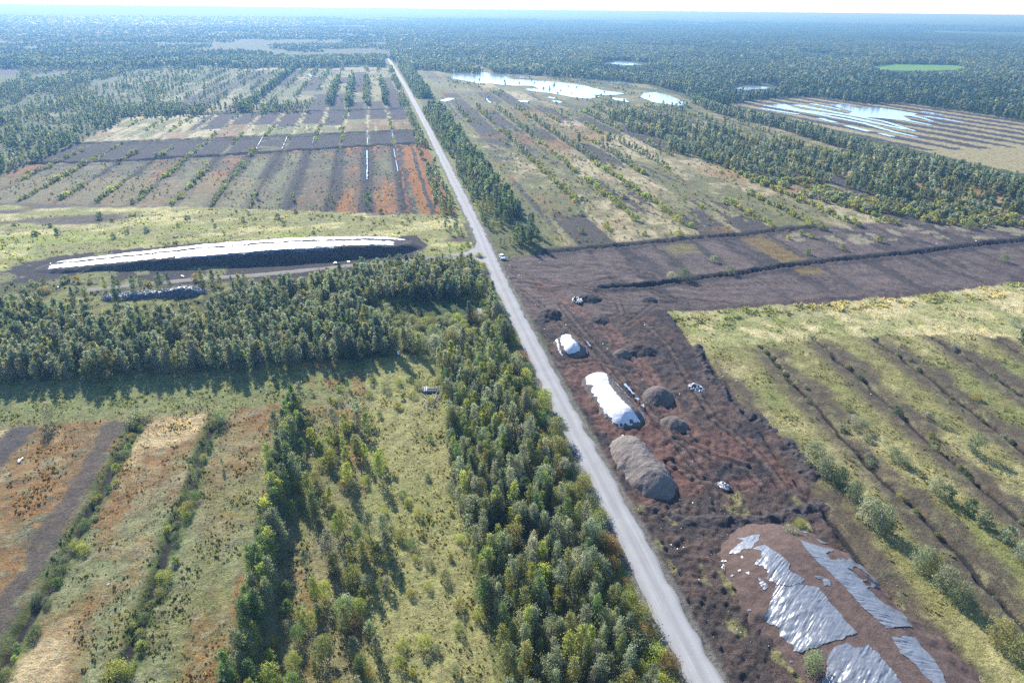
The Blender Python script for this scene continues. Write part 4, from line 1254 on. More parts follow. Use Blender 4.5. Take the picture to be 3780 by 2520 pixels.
# left woods and rows in the left fields
LW = at([(-60, 420), (0, 405), (85, 372), (180, 330), (290, 278), (400, 268), (470, 264), (470, 248), (420, 246), (290, 250), (150, 300), (-60, 350)])
LW2 = at([(-60, 345), (0, 330), (140, 298), (230, 275), (300, 250), (250, 250), (120, 280), (0, 308), (-60, 318)])
LW3 = at([(-60, 240), (0, 228), (120, 205), (230, 178), (330, 152), (300, 150), (200, 170), (60, 195), (-60, 215)])
LW4 = at([(-60, 300), (0, 290), (100, 268), (200, 240), (290, 215), (330, 190), (250, 205), (100, 245), (-60, 280)])
X, Y = jgrid(-620, -120, 380, 1260, 4.6, .95)
for P_, hh, dn in ((LW, (4, 7.5), -.35), (LW2, (3, 6), 0), (LW3, (4.5, 8), -.35), (LW4, (3, 6), .05)):
    m = inpoly(P_, X, Y) & (fbm(X, Y, 30, 2, 251) > dn)
    scatter(X[m], Y[m], *hh, ['grey', 'dark', 'dark', 'silver', 'deep'], 'left woods', w=(.95, 1.3), conifer=.08)
m = (X < -225) & ~inpoly(LW, X, Y) & (fbm(X + .25 * Y, Y * .3, 28, 2, 253) > .22) & (Y < 1240) & (rng.random(len(X)) < .5)
scatter(X[m], Y[m], 2.5, 6.5, ['grey', 'dark', 'olive'], 'left woods', w=(1, 1.4))
for kq in range(-1, 20):
    xd = 12.5 - 19.5 * kq
    y = 330.0
    while y < 1230:
        y += rng.uniform(2.4, 5.0) * (1 if y < 500 else 1.5)
        p = float(fbm(np.array([kq * 23.0]), np.array([y + kq * 170]), 60, 2, 261)[0])
        yA = 325 - .27 * xd; yD = 704 + .1 * xd
        if y < yA + 4 or xd < -216 and y < 690: continue
        x = xd + rng.normal(0, .8)
        if y < 505:
            if kq >= 5 and p > -.25: put(x, y, rng.uniform(1.2, 2.8), rng.uniform(.8, 1.2), 'bush', ['olive', 'grey', 'dark', 'lime'][rng.integers(4)], 'left ditch row')
            elif kq in (1, 2, 3, 4, 5) and y < yA + 30 and p > -.5: put(x, y, rng.uniform(1.8, 5.0), 1.1, 'birch', ['dark', 'deep', 'grey'][rng.integers(3)], 'left ditch row')
        elif y < yD:
            if p > .0: put(x, y, rng.uniform(1.0, 2.4), 1.1, 'bush', ['olive', 'grey', 'lime'][rng.integers(3)], 'left ditch row')
        else:
            strong = kq in (7,) or (kq in (0, 1, 2, 3) and 735 < y < 1010)
            if kq == -1: continue
            if strong or p > .05 - .02 * kq:
                for q in range(2 if strong else 1):
                    put(x + rng.normal(0, 1.2), y + rng.uniform(-2, 2), rng.uniform(5, 9.5) if strong else rng.uniform(2.5, 6.0), rng.uniform(1.0, 1.4), 'birch',
                        ['dark', 'grey', 'deep'][rng.integers(3)], 'left ditch row')
X, Y = jgrid(-200, -60, 688, 740, 5, .8); m = (fbm(X, Y, 18, 2, 263) > -.1); scatter(X[m], Y[m], 4, 8, ['dark', 'grey'], 'left ditch row')
X, Y = jgrid(-190, 20, 258, 345, 9, .35); m = (Y < 325 - .27 * X) & (Y > 296); scatter(X[m], Y[m], .8, 2.2, ['grey', 'deep', 'dark'], 'grass belt', kind='bush')
# near right field, trees one can pick out
NAMED = []
for (px, py, hh, ww, kd, tn, lab) in (
    (1868, 1062, 4.6, 1.25, 'round', 'grey', 'rounded grey-green tree at the upper end of the row along the field edge'),
    (1893, 1092, 4.6, 1.0, 'round', 'grey', None), (1925, 1112, 4.2, 1.0, 'round', 'dark', None), (1958, 1146, 4.4, 1.0, 'round', 'grey', None),
    (1990, 1195, 5.2, 1.0, 'round', 'silver', None), (2018, 1212, 5.2, 1.0, 'round', 'grey', None), (2112, 1305, 4.6, 1.0, 'round', 'grey', None),
    (2140, 1318, 3.8, 1.0, 'round', 'olive', None), (2165, 1355, 4.6, 1.0, 'round', 'grey', None), (2200, 1385, 4.2, 1.0, 'round', 'grey', None), (2288, 1475, 4.6, 1.0, 'round', 'olive', None),
    (2335, 1515, 4.6, 1.0, 'round', 'olive', None), (1975, 985, 2.6, 1.2, 'bush', 'grey', None), (1962, 965, 1.6, 1.1, 'bush', 'silver', None), (2047, 1052, 3.0, 1.0, 'bush', 'grey', None), (2068, 1062, 2.8, 1.0, 'bush', 'silver', None),
    (2148, 1130, 3.8, 1.0, 'round', 'silver', None), (2172, 1148, 3.4, 1.0, 'round', 'grey', None), (2225, 1180, 3.2, 1.0, 'round', 'dark', None),
    (2256, 1208, 3.4, 1.0, 'round', 'grey', None), (2310, 1245, 3.4, 1.0, 'round', 'silver', None), (2345, 1285, 3.8, 1.0, 'round', 'grey', None),
    (2236, 1038, 4.4, 1.1, 'round', 'grey', 'lone rounded grey-green tree casting a long shadow across the right field'),
    (1945, 938, 1.8, 1.0, 'bush', 'olive', None), (2160, 975, 2.2, 1.0, 'bush', 'grey', None), (2240, 915, 1.6, 1.4, 'bush', 'yellow', 'low spreading yellowish bush on the right grass field'),
    (2130, 960, 1.6, 1.1, 'bush', 'silver', None), (1990, 1010, 1.5, 1.1, 'bush', 'grey', None),
    (1815, 1235, 2.6, 1.15, 'bush', 'silver', 'silvery willow bush growing on top of the sheeted stockpile'),
    (1836, 1205, 1.4, 1.2, 'bush', 'lime', 'low yellow-green bush behind the silvery willow on the stockpile'),
    (1862, 1545, 4.4, .72, 'round', 'grey', 'bushy grey-green tree standing against the torn sheets of the near stockpile'),
    (2352, 790, 5.0, 1.0, 'round', 'dark', None), (2330, 745, 2.5, 1.2, 'bush', 'grey', None),
    (117, 968, 5.0, .75, 'round', 'silver', 'lone grey tree between bare strips in the left foreground field'),
    (318, 965, 3.6, 1.2, 'bush', 'grey', 'grey bush at the head of the dark left ditch'), (507, 965, 3.4, .9, 'bush', 'grey', 'slim grey-brown bush beside the grass edge of the left field'),
    (448, 1100, 3.6, .95, 'birch', 'olive', 'olive young birch standing in the middle ditch of the left field'), (512, 1072, 2.6, 1.0, 'birch', 'grey', 'small grey birch between the middle ditch and the tall row'),
    (380, 1330, 1.9, 1.15, 'bush', 'lime', 'round lime-green bush by the middle ditch of the left field'), (268, 1545, 2.5, 1.3, 'bush', 'lime', 'large yellow-tipped bush at the bottom of the left field'),
    (432, 1168, 1.8, 1.2, 'bush', 'yellow', 'yellowish bush beside the middle ditch of the left field'), (920, 1232, 2.0, 1.1, 'bush', 'yellow', 'orange-yellow autumn bush beside the grassy lane'),
    (945, 1255, 1.7, 1.0, 'bush', 'deep', 'small dark green bush next to the orange-yellow bush'), (1022, 1330, 2.0, .8, 'bush', 'dark', 'small dark conical bush on the grassy lane'),
    (800, 890, 3.0, .9, 'birch', 'deep', 'single green sapling on the grass near the forest block'), (1132, 715, 5.2, 1.0, 'round', 'olive', 'broad olive tree on the road verge beside the small pond'),
    (1078, 735, 7.0, 1.1, 'spruce', 'pine', 'dark conical spruce beside the small roadside pond'), (1072, 562, 2.2, 1.0, 'bush', 'deep', 'green bush at the track junction'),
    (277, 720, 9.5, 1.1, 'spruce', 'pine', 'tall dark spruce in front of the heap of scrap sheeting'), (170, 690, 5.0, 1.1, 'spruce', 'pine', 'dark spruce standing alone by the muddy track'),
    (100, 672, 2.0, 2.0, 'bush', 'yellow', 'spreading golden-yellow bush beside the muddy track'), (432, 832, 6.5, .9, 'birch', 'yellow', 'slender yellow-leaved birch at the front of the forest block'),
    (1100, 590, 1.6, 1.3, 'bush', 'lime', None)):
    x, y = at1(px, py)
    put(x, y, hh * (1.12 if kd == 'round' else 1), ww, kd, tn, 'named' if lab else 'right field row')
    NAMED.append((len(TREES['x']) - 1, lab))
for xd, sd in ((-61.6, 1), (-44.2, 2)):
    for yy in np.arange(60, 150, 1.5):
        if rng.random() < .55:
            put(xd + rng.normal(.6, .9), yy, rng.uniform(.7, 1.7), rng.uniform(.9, 1.4), 'bush', ['olive', 'deep', 'dark', 'grey', 'lime'][rng.integers(5)], 'left ditch scrub')
for yy in np.arange(60, 160, 2.2):
    for kq in range(4):
        if rng.random() < .3:
            put(107 + 19.3 * kq + (yy - 140) * .1 + rng.normal(0, .7), yy, rng.uniform(.6, 1.5), 1.2, 'bush', ['grey', 'silver', 'olive', 'dark'][rng.integers(4)], 'right ditch scrub')
# the far tree belt at the end of the fields, and the pond woods
X, Y = jgrid(-700, 60, 1235, 1420, 5.5, .9); m = ((Y < 1275) & (fbm(X, Y, 40, 2, 271) > -.5)) | ((Y > 1300) & (fbm(X * .5, Y, 60, 2, 273) > -.05)); m &= ~((X > 24) & (X < 48))
scatter(X[m], Y[m], 7, 12, ['dark', 'dark', 'grey'], 'far', w=(1, 1.4), conifer=.2)
RF = np.vstack([at([(905, 143), (940, 158), (1000, 163), (1025, 168), (1180, 170), (1270, 176), (1330, 180), (1400, 186), (1480, 192), (1570, 214), (1600, 240), (1665, 242), (1743, 229), (1864, 222), (1986, 238),
                    (2078, 238), (2221, 258), (2440, 292)]), [(2900, 1000), (2900, 3900), (60, 3900)]])
GREENC = at([(1980, 156), (2050, 147), (2190, 149), (2245, 160), (2180, 176), (2040, 176)])
POND2 = at([(1375, 146), (1420, 138), (1490, 144), (1500, 156), (1440, 164), (1390, 158)])
POND3 = at([(1665, 206), (1700, 195), (1770, 195), (1800, 208), (1780, 222), (1690, 222)])
def wild(x0, x1, y0, y1, s, tones, hmin, hmax, msk, wd):
    X, Y = jgrid(x0, x1, y0, y1, s, .95)
    b_ = np.abs(np.arctan2(X, Y) - YAW) < R(43)
    X, Y = X[b_], Y[b_]
    m = msk(X, Y)
    scatter(X[m], Y[m], hmin, hmax, tones, 'far', w=wd, conifer=.25)
rf0 = lambda X, Y: (inpoly(RF, X, Y) & ~inpoly(GREENC, X, Y) & ~inpoly(POND2, X, Y) & ~inpoly(POND3, X, Y) & ~((np.abs(X - 182) < 9) & (Y > 1000)) & (fbm(X, Y, 60, 3, 293) > -.75))
rfm = lambda X, Y: (inpoly(RF, X, Y) & ~inpoly(GREENC, X, Y) & ~inpoly(POND2, X, Y) & ~inpoly(POND3, X, Y) & (fbm(X, Y, 210, 3, 281) > -.5)
                    & ~((np.abs(X - 182) < 9) & (Y < 1330)))
wild(50, 1500, 380, 1300, 5.6, ['dark', 'dark', 'grey', 'dark', 'grey'], 5.5, 10, rf0, (1.05, 1.5))
wild(0, 2200, 1300, 2100, 7.5, ['dark', 'dark', 'dark', 'grey'], 5.5, 10, rfm, (1.7, 2.4))
wild(0, 2900, 2100, 3900, 12, ['dark', 'dark', 'dark'], 5, 9, rfm, (3.0, 4.2))
lfm = lambda X, Y: (X < 60) & (fbm(X, Y, 160, 3, 283) + .5 * fbm(X, Y, 25, 2, 289) > .12) & ~inpoly(FARCLR, X, Y)
wild(-1500, 60, 1420, 2400, 9, ['dark', 'dark', 'grey'], 4, 8, lfm, (1.9, 2.8))
lf2 = lambda X, Y: (X < 60) & (fbm(X, Y, 260, 3, 283) > -.35)
wild(-2600, 60, 2400, 3900, 13, ['dark', 'dark', 'dark'], 5, 9, lf2, (3.0, 4.2))
wild(-4800, 4800, 3700, 6800, 27, ['dark', 'dark'], 6, 10, lambda X, Y: (np.hypot(X, Y) > 3850) & (np.hypot(X, Y) < 6600) & (fbm(X, Y, 420, 3, 295) > -.3), (5.0, 7.0))
lf3 = lambda X, Y: (X < -225) & (fbm(X, Y, 90, 3, 285) + .6 * fbm(X, Y, 18, 2, 291) > .15) & ~inpoly(FARCLR, X, Y) & (Y > 690 + .6 * (-X - 225) * 0)
wild(-1300, -360, 690, 1420, 7.5, ['dark', 'grey', 'grey'], 3.5, 7, lf3, (1.2, 1.7))

# ------------------------------------------------------------------ trees: build
TX = np.array(TREES['x']); TY = np.array(TREES['y']); TH = np.array(TREES['h']); TW = np.array(TREES['w'])
TK = np.array(TREES['kind']); TZONE = np.array(TREES['zone']); TTN = np.array(TREES['tone'])
TZ = zats(TX, TY)
named_lab = {i: l for i, l in NAMED if l}
tint = np.array([TONES[a] for a in TTN]) * np.where((TZONE == 'far')[:, None], rng.uniform(.92, 1.08, (len(TX), 1)), rng.uniform(.8, 1.22, (len(TX), 1))) * rng.uniform(.93, 1.07, (len(TX), 3))
dd_ = np.c_[TX, TY, TZ + TH * .5 - CAM_H]
fz = dd_ @ C_F; sx_ = dd_ @ C_R / fz * FPX; sy_ = -(dd_ @ C_U) / fz * FPX
inview = (np.abs(sx_) < 520) & (np.abs(sy_) < 355) & (fz > 0)
size = TH * np.where(TK == 'bush', 1.3, 1.0) / np.linalg.norm(dd_, axis=1) * inview
size[[i for i in named_lab]] += 10
solo = np.zeros(len(TX), bool)
for kd, lim in (('birch', 300), ('spruce', 120), ('bush', 290), ('round', 230)):
    idx = np.where((TK == kd) & (size > 0) & (TZONE != 'far'))[0]
    solo[idx[np.argsort(-size[idx])[:lim]]] = True

NVAR = {'birch': 8, 'spruce': 3, 'bush': 6, 'round': 5}
CROWN = {}; TRUNK = {}
for kd, nv in NVAR.items():
    for i in range(nv):
        ncl, nl, ls = {'birch': (170, 9, .031), 'spruce': (110, 18, .033), 'bush': (130, 12, .062), 'round': (170, 12, .043)}[kd]
        V, F, tc = proto(kd, ncl, nl, ls, 900 + i * 7 + len(kd), tri=False)
        CROWN[kd, i] = mesh_np(kd + "_crown", V, F, M_LEAF, attrs={"tint": tc}, link=False)
    mb = MB()
    rg = random.Random(5)
    mb.tube([(0, 0, -.03), (.004, .002, .25), (-.004, .004, .6), (0, 0, .95)], [.0105, .0085, .005, .001], 6)
    for q in range(14):
        z0 = rg.uniform(.2, .8); a_ = rg.uniform(0, 6.28); l = (.95 - z0) * .22 + .03
        mb.tube([(0, 0, z0), (math.cos(a_) * l, math.sin(a_) * l, z0 + l * .75)], [.0032, .001], 4)
    TRUNK[kd] = mb.mesh(kd + "_trunk", M_BARK if kd == 'birch' else M_BARKD)

ZTXT = {'grove': 'in the dense grove beside the gravel road', 'light strip': 'in the loose stand beside the grassy lane', 'tall row': 'in the tall row left of the lane',
        'forest block': 'in the forest block below the covered stockpile', 'right field row': 'in a ditch row of the right grass field', 'road belt': 'in the belt along the far gravel road',
        'road side': 'in the thin line left of the far road', 'ditch row': 'in a ditch row of the far right fields', 'grove edge': 'at the road edge of the dense grove', 'lane scrub': 'among the grass of the lane',
        'forest edge': 'on the verge beside the forest block', 'track side': 'beside the muddy side track', 'track scrub': 'beside the muddy side track', 'left ditch scrub': 'along a ditch of the left foreground field',
        'right ditch scrub': 'along a ditch of the right grass field', 'peat field bush': 'standing alone on the bare peat field', 'grass belt': 'on the straw-coloured grass belt', 'right woods': 'in the woods on the right',
        'right scrub': 'in the scrub below the right woods', 'left woods': 'in the woods on the far left', 'left ditch row': 'in a ditch row of the far left fields', 'field scrub': 'scattered in the far right fields', 'field tree': 'above the far right ditch rows'}
TTXT = {'grey': 'grey-green', 'olive': 'olive', 'dark': 'dark green', 'lime': 'yellow-green', 'yellow': 'golden yellow', 'silver': 'silvery', 'pine': 'dark', 'deep': 'fresh green', 'rust': 'rust-tinged'}
KTXT = {'birch': ('birch_tree', 'young birch', 'birch tree'), 'spruce': ('spruce_tree', 'conical spruce', 'spruce tree'), 'bush': ('willow_bush', 'leafy bush', 'bush'), 'round': ('willow_tree', 'rounded willow', 'willow tree')}
for i in np.where(solo)[0]:
    kd = TK[i]; nm, word, cat = KTXT[kd]
    hgt = TH[i]
    if i in named_lab:
        lab, grp = named_lab[i], None
    else:
        big_ = hgt > {'birch': 6.2, 'spruce': 6.5, 'bush': 2.2, 'round': 4.2}[kd]
        lab = f"{'tall' if big_ else 'small'} {TTXT[TTN[i]]} {word} {ZTXT[TZONE[i]]}"
        grp = f"{cat}s {ZTXT[TZONE[i]]}"
    rz = rng.random() * 6.283
    col4 = (*tint[i], 1)
    wv = hgt * TW[i]
    ci = int(rng.integers(NVAR[kd]))
    if kd == 'bush':
        o = link_mesh(nm, CROWN[kd, ci]); o.location = (TX[i], TY[i], TZ[i] - .05); o.rotation_euler = (0, 0, rz); o.scale = (wv, wv, hgt); o.color = col4
        tag(o, lab, cat, grp)
    else:
        r_ = empty(nm, (TX[i], TY[i], TZ[i] - .05), rz)
        tag(r_, lab, cat, grp)
        c_ = link_mesh("crown", CROWN[kd, ci], r_); c_.scale = (wv, wv, hgt); c_.color = col4
        t_ = link_mesh("trunk", TRUNK[kd], r_); t_.scale = (hgt * (.9 + .35 * TW[i]),) * 2 + (hgt,)

lodf = lambda r: np.where(r < 340, 0, np.where(r < 640, 1, np.where(r < 1050, 2, 3)))
rest = ~solo
for nm, msk, lab, cat in (('birch_woodland', rest & (TZONE != 'far') & (TK != 'bush'), 'mass of young birches filling the forest blocks, belts and ditch rows', 'woodland'),
                          ('willow_scrub', rest & (TZONE != 'far') & (TK == 'bush'), 'low bushes scattered along the ditches and field edges', 'scrub'),
                          ('distant_forest', rest & (TZONE == 'far'), 'dark forest reaching away to the hazy horizon', 'forest')):
    o = merge_trees(nm, (TX[msk], TY[msk], TZ[msk], TH[msk], TW[msk], TK[msk], tint[msk]), M_LEAFT, lodf)
    tag(o, lab, cat, kind='stuff')
print("TREES", len(TX), {k: int(((TK == k) & solo).sum()) for k in NVAR}, "far", int((TZONE == 'far').sum()), flush=True)

# ------------------------------------------------------------------ grass tufts on the near fields
def tufts(x0, x1, y0, y1, s, msk):
    X, Y = jgrid(x0, x1, y0, y1, s, .9)
    b_ = np.abs(np.arctan2(X, Y) - YAW) < R(44)
    X, Y = X[b_], Y[b_]
    C, v, z = cover(X, Y)
    m = (v > .65) & msk(X, Y) & (rng.random(len(X)) < .55 + .9 * fbm(X, Y, 3.2, 2, 297))
    return X[m], Y[m], z[m], C[m]
parts = [tufts(-115, 38, 56, 178, .62, lambda X, Y: (X < 36.5)), tufts(88, 240, 56, 205, .72, lambda X, Y: X > 85),
         tufts(46, 90, 56, 100, .8, lambda X, Y: X > 46), tufts(-190, 36, 178, 345, 1.7, lambda X, Y: X < 36)]
gx, gy, gz, gC = [np.concatenate(q) for q in zip(*parts)]
n = len(gx); nb = 5
sz = (.17 + .38 * rng.random(n) ** 2.5) * np.where(gy > 178, 2.0, 1.0) * (1 + .6 * fbm(gx, gy, 5, 2, 299))
aa = rng.random((n, nb)) * 6.283
bx_ = gx[:, None] + np.cos(aa) * sz[:, None] * .35; by_ = gy[:, None] + np.sin(aa) * sz[:, None] * .35
tipx = gx[:, None] + np.cos(aa + .6) * sz[:, None] * (.2 + .5 * rng.random((n, nb))); tipy = gy[:, None] + np.sin(aa + .6) * sz[:, None] * (.2 + .5 * rng.random((n, nb)))
wx = -np.sin(aa) * sz[:, None] * .42; wy = np.cos(aa) * sz[:, None] * .42
zb = gz[:, None] - .05 + 0 * aa; zt = gz[:, None] + sz[:, None] * (.35 + .65 * rng.random((n, nb)))
GV = np.stack([np.stack([bx_ - wx, by_ - wy, zb], -1), np.stack([bx_ + wx, by_ + wy, zb], -1), np.stack([tipx, tipy, zt], -1)], 2).reshape(-1, 3)
gt = gC * rng.uniform(.55, 1.7, (n, 1)) * np.where(rng.random((n, 1)) < .25, np.array([[1.25, 1.15, .95]]), np.array([[.95, 1.0, .82]]))
GT = np.repeat(gt, nb * 3, 0)
o = mesh_np("grass", GV, np.arange(len(GV)).reshape(-1, 3), M_GRASS, attrs={"tint": GT})
tag(o, 'rough tufted grass and low herbs covering the near fields', 'grass', kind='stuff')
print("TUFTS", n, flush=True)

# ------------------------------------------------------------------ car with its door open
M_PAINT = simple("white_car_paint", (.78, .79, .80), .25)
M_GLASS = simple("car_glass", (.03, .04, .05), .05)
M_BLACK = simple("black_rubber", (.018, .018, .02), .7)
M_RIM = simple("alloy_rim", (.5, .51, .53), .3, .9)
M_LAMP = simple("headlight_glass", (.75, .78, .8), .1)
M_RED = simple("tail_lamp_red", (.35, .02, .02), .2)
M_TRIM = simple("door_trim", (.10, .12, .16), .6)
cx_, cy_ = at1(1153.5, 594.5)
car = empty("parked_car", (cx_, cy_, zat(cx_, cy_) + .02), math.pi + R(6))
tag(car, "white hatchback parked beside the gravel road with its front door open", "car")
ST = [(-2.18, .30, .72, .80, .70, .66), (-2.12, .27, .93, 1.02, .84, .70), (-1.86, .26, .97, 1.30, .88, .66), (-1.45, .26, .97, 1.46, .90, .66), (-.6, .25, .95, 1.51, .91, .67), (.25, .25, .94, 1.46, .91, .66),
      (.98, .25, .93, .99, .90, .74), (1.55, .26, .88, .93, .88, .72), (1.98, .28, .76, .82, .82, .66), (2.16, .34, .60, .64, .66, .56)]
mb = MB()
V = []
for y, zb, z1, z2, w1, w2 in ST:
    V += [(-w1 * .92, y, zb), (-w1, y, zb + .28 * (z1 - zb) + .05), (-w1 * .985, y, z1), (-w2, y, z2), (-w2 * .5, y, z2 + .03), (w2 * .5, y, z2 + .03), (w2, y, z2), (w1 * .985, y, z1), (w1, y, zb + .28 * (z1 - zb) + .05), (w1 * .92, y, zb)]
n = 10; F = []
for i in range(len(ST) - 1):
    F += [(i * n + k, i * n + (k + 1) % n, (i + 1) * n + (k + 1) % n, (i + 1) * n + k) for k in range(n)]
F += [tuple(range(n))[::-1], tuple((len(ST) - 1) * n + k for k in range(n))]
mb.add(V, F)
body = mb.build("body", M_PAINT, car, smooth=False)
bv = body.modifiers.new("soft", 'BEVEL'); bv.width = .05; bv.segments = 2; bv.limit_method = 'ANGLE'


def quad_panel(name, P, mat, parent, off=.012):
    P = [Vector(p) for p in P]
    nn = (P[1] - P[0]).cross(P[-1] - P[0]).normalized()
    k = len(P)
    return MB().add([p + nn * off for p in P] + [p - nn * off for p in P], [tuple(range(k)), tuple(range(2 * k - 1, k - 1, -1))] + [(i, i + k, (i + 1) % k + k, (i + 1) % k) for i in range(k)]).build(name, mat, parent)


quad_panel("windscreen", [(-.70, .90, 1.04), (.70, .90, 1.04), (.60, .33, 1.43), (-.60, .33, 1.43)], M_GLASS, car, .03)
quad_panel("rear_window", [(.62, -2.06, 1.08), (-.62, -2.06, 1.08), (-.60, -1.62, 1.42), (.60, -1.62, 1.42)], M_GLASS, car, .03)
for s in (-1, 1):
    for y0, y1, t0, t1 in ((-1.75, -.95, -1.5, -.85), (-.85, .02, -.78, .02), (.08, .80, .06, .30)):
        if s == -1 and y0 == .08: pass
        quad_panel("window", [(s * .895, y0, 1.0), (s * .895, y1, 1.0), (s * .70, t1, 1.39), (s * .70, t0, 1.39)], M_GLASS, car, .02)
    quad_panel("headlight", [(s * .50, 2.10, .66), (s * .76, 1.98, .68), (s * .76, 1.97, .78), (s * .50, 2.06, .76)], M_LAMP, car, .04)
    quad_panel("tail_lamp", [(s * .62, -2.15, .80), (s * .80, -2.13, .82), (s * .80, -2.10, 1.0), (s * .62, -2.11, .98)], M_RED, car, .03)
    MB().box((s * 1.0, .72, 1.0), (.18, .10, .14)).build("mirror", M_PAINT, car)
    for y in (-1.33, 1.35):
        wl = empty("wheel", (0, 0, 0)); wl.parent = car
        MB().tube([(s * .70, y, .32), (s * .72, y, .32), (s * .90, y, .32), (s * .92, y, .32)], [.29, .32, .32, .29], 20).build("tyre", M_BLACK, wl)
        MB().tube([(s * .90, y, .32), (s * .935, y, .32)], [.21, .19], 14).build("rim", M_RIM, wl)
MB().box((0, 2.17, .42), (1.1, .06, .18)).build("grille", M_BLACK, car)
MB().box((0, 2.21, .50), (.5, .02, .11)).build("number_plate", M_LAMP, car)
# the open door hangs on the car's left front hinge (local -x when looking forward is left)
dm = Matrix.Translation((-.90, .86, 0)) @ Matrix.Rotation(R(-62), 4, 'Z')
door = MB().box((0, -.52, .62), (.08, 1.04, .64), dm).build("door", M_PAINT, car)
MB().box((.045, -.52, .62), (.03, .96, .58), dm).build("door_lining", M_TRIM, door)
P_ = [dm @ Vector(p) for p in ((0, -1.0, .96), (0, -.10, .96), (.14, -.45, 1.37), (.14, -.95, 1.37))]
quad_panel("window", P_, M_GLASS, door, .015)
MB().box((.0, -.95, .80), (.12, .14, .03), dm).build("handle", M_BLACK, door)
quad_panel("doorway", [(-.915, -.12, .36), (-.915, .86, .36), (-.915, .86, .92), (-.915, -.12, .92)], M_BLACK, car, .01)  # flat black panel standing in for the shaded cabin opening

# ------------------------------------------------------------------ person in a high-visibility vest
M_SKIN = simple("skin", (.55, .36, .27), .6); M_VEST = simple("hi_vis_yellow", (.50, .78, .06), .7); M_NAVY = simple("dark_trousers", (.02, .022, .028), .8)
M_REFL = simple("reflective_tape", (.8, .8, .78), .3); M_HAIR = simple("brown_hair", (.05, .032, .02), .8); M_SLEEVE = simple("dark_sleeve", (.03, .035, .05), .8); M_BOOT = simple("boots", (.02, .016, .014), .6)


def skin_obj(name, verts, edges, mat, parent, root=0, sub=2):
    me = bpy.data.meshes.new(name)
    me.from_pydata([v[:3] for v in verts], edges, [])
    o = bpy.data.objects.new(name, me); COL.objects.link(o); o.parent = parent
    o.modifiers.new("skin", 'SKIN')
    if not me.skin_vertices:
        bm = bmesh.new(); bm.from_mesh(me); bm.verts.layers.skin.verify(); bm.to_mesh(me); bm.free()
    for i, v in enumerate(verts):
        r_ = v[3]; r_ = r_ if hasattr(r_, '__len__') else (r_, r_)
        me.skin_vertices[0].data[i].radius = r_
        me.skin_vertices[0].data[i].use_root = i == root
    s = o.modifiers.new("sub", 'SUBSURF'); s.levels = s.render_levels = sub
    me.materials.append(mat)
    return o


px_, py_ = at1(1169.8, 594.3)
per = empty("person", (px_, py_, zat(px_, py_) + .02), R(150)); tag(per, "person in a yellow-green high-visibility vest and dark trousers standing by the white car", "person")
PV = [(0, 0, .98, .13), (0, .01, 1.15, .125), (0, .0, 1.33, .14), (0, .0, 1.45, .10), (0, .01, 1.53, .052), (0, .03, 1.60, .075), (0, .03, 1.68, .093), (0, .02, 1.755, .07), (0, .115, 1.645, .018)]
PE = [(0, 1), (1, 2), (2, 3), (3, 4), (4, 5), (5, 6), (6, 7), (5, 8)]
def add_chain(start, pts):
    k = start
    for p in pts:
        PV.append(p); PE.append((k, len(PV) - 1)); k = len(PV) - 1
    return k
for s in (-1, 1):
    add_chain(0, [(s * .10, 0, .90, .095), (s * .115, .02, .52, .062), (s * .12, -.01, .10, .042), (s * .13, .14, .05, .036)])
    hnd = add_chain(3, [(s * .19, 0, 1.42, .062), (s * .25, -.03, 1.15, .043), (s * .25, .10, .93, .030), (s * .245, .135, .88, .030)])
    for q in range(4):
        add_chain(hnd, [(s * (.245 + .008), .15 - .018 * q, .85 - .004 * q, .0095), (s * .243, .165 - .018 * q, .82 + .006 * abs(q - 1.5), .008)])
    add_chain(hnd, [(s * .222, .155, .87, .010), (s * .212, .17, .85, .009)])
skin_obj("body", PV, PE, M_SKIN, per)
skin_obj("vest", [(0, 0, .93, (.155, .135)), (0, .01, 1.15, (.15, .14)), (0, 0, 1.34, (.175, .15)), (0, 0, 1.455, (.12, .11))] + [(s * .15, 0, 1.42, .095) for s in (-1, 1)], [(0, 1), (1, 2), (2, 3), (2, 4), (2, 5)], M_VEST, per)
for z in (1.06, 1.24):
    MB().tube([(0, .008, z - .025), (0, .008, z + .025)], [.172, .172], 14, cap=False).build("reflective_stripe", M_REFL, per)
for s in (-1, 1):
    skin_obj("trouser_leg", [(s * .08, 0, .95, .115), (s * .115, .02, .52, .085), (s * .12, 0, .13, .070)], [(0, 1), (1, 2)], M_NAVY, per)
    skin_obj("sleeve", [(s * .19, 0, 1.42, .078), (s * .25, -.03, 1.15, .060), (s * .25, .09, .96, .045)], [(0, 1), (1, 2)], M_SLEEVE, per)
    skin_obj("boot", [(s * .12, -.02, .12, .06), (s * .125, 0, .05, .055), (s * .13, .15, .045, .048)], [(0, 1), (1, 2)], M_BOOT, per)
skin_obj("hair", [(0, -.02, 1.66, .085), (0, -.005, 1.74, .095), (0, .03, 1.775, .07)], [(0, 1), (1, 2)], M_HAIR, per)

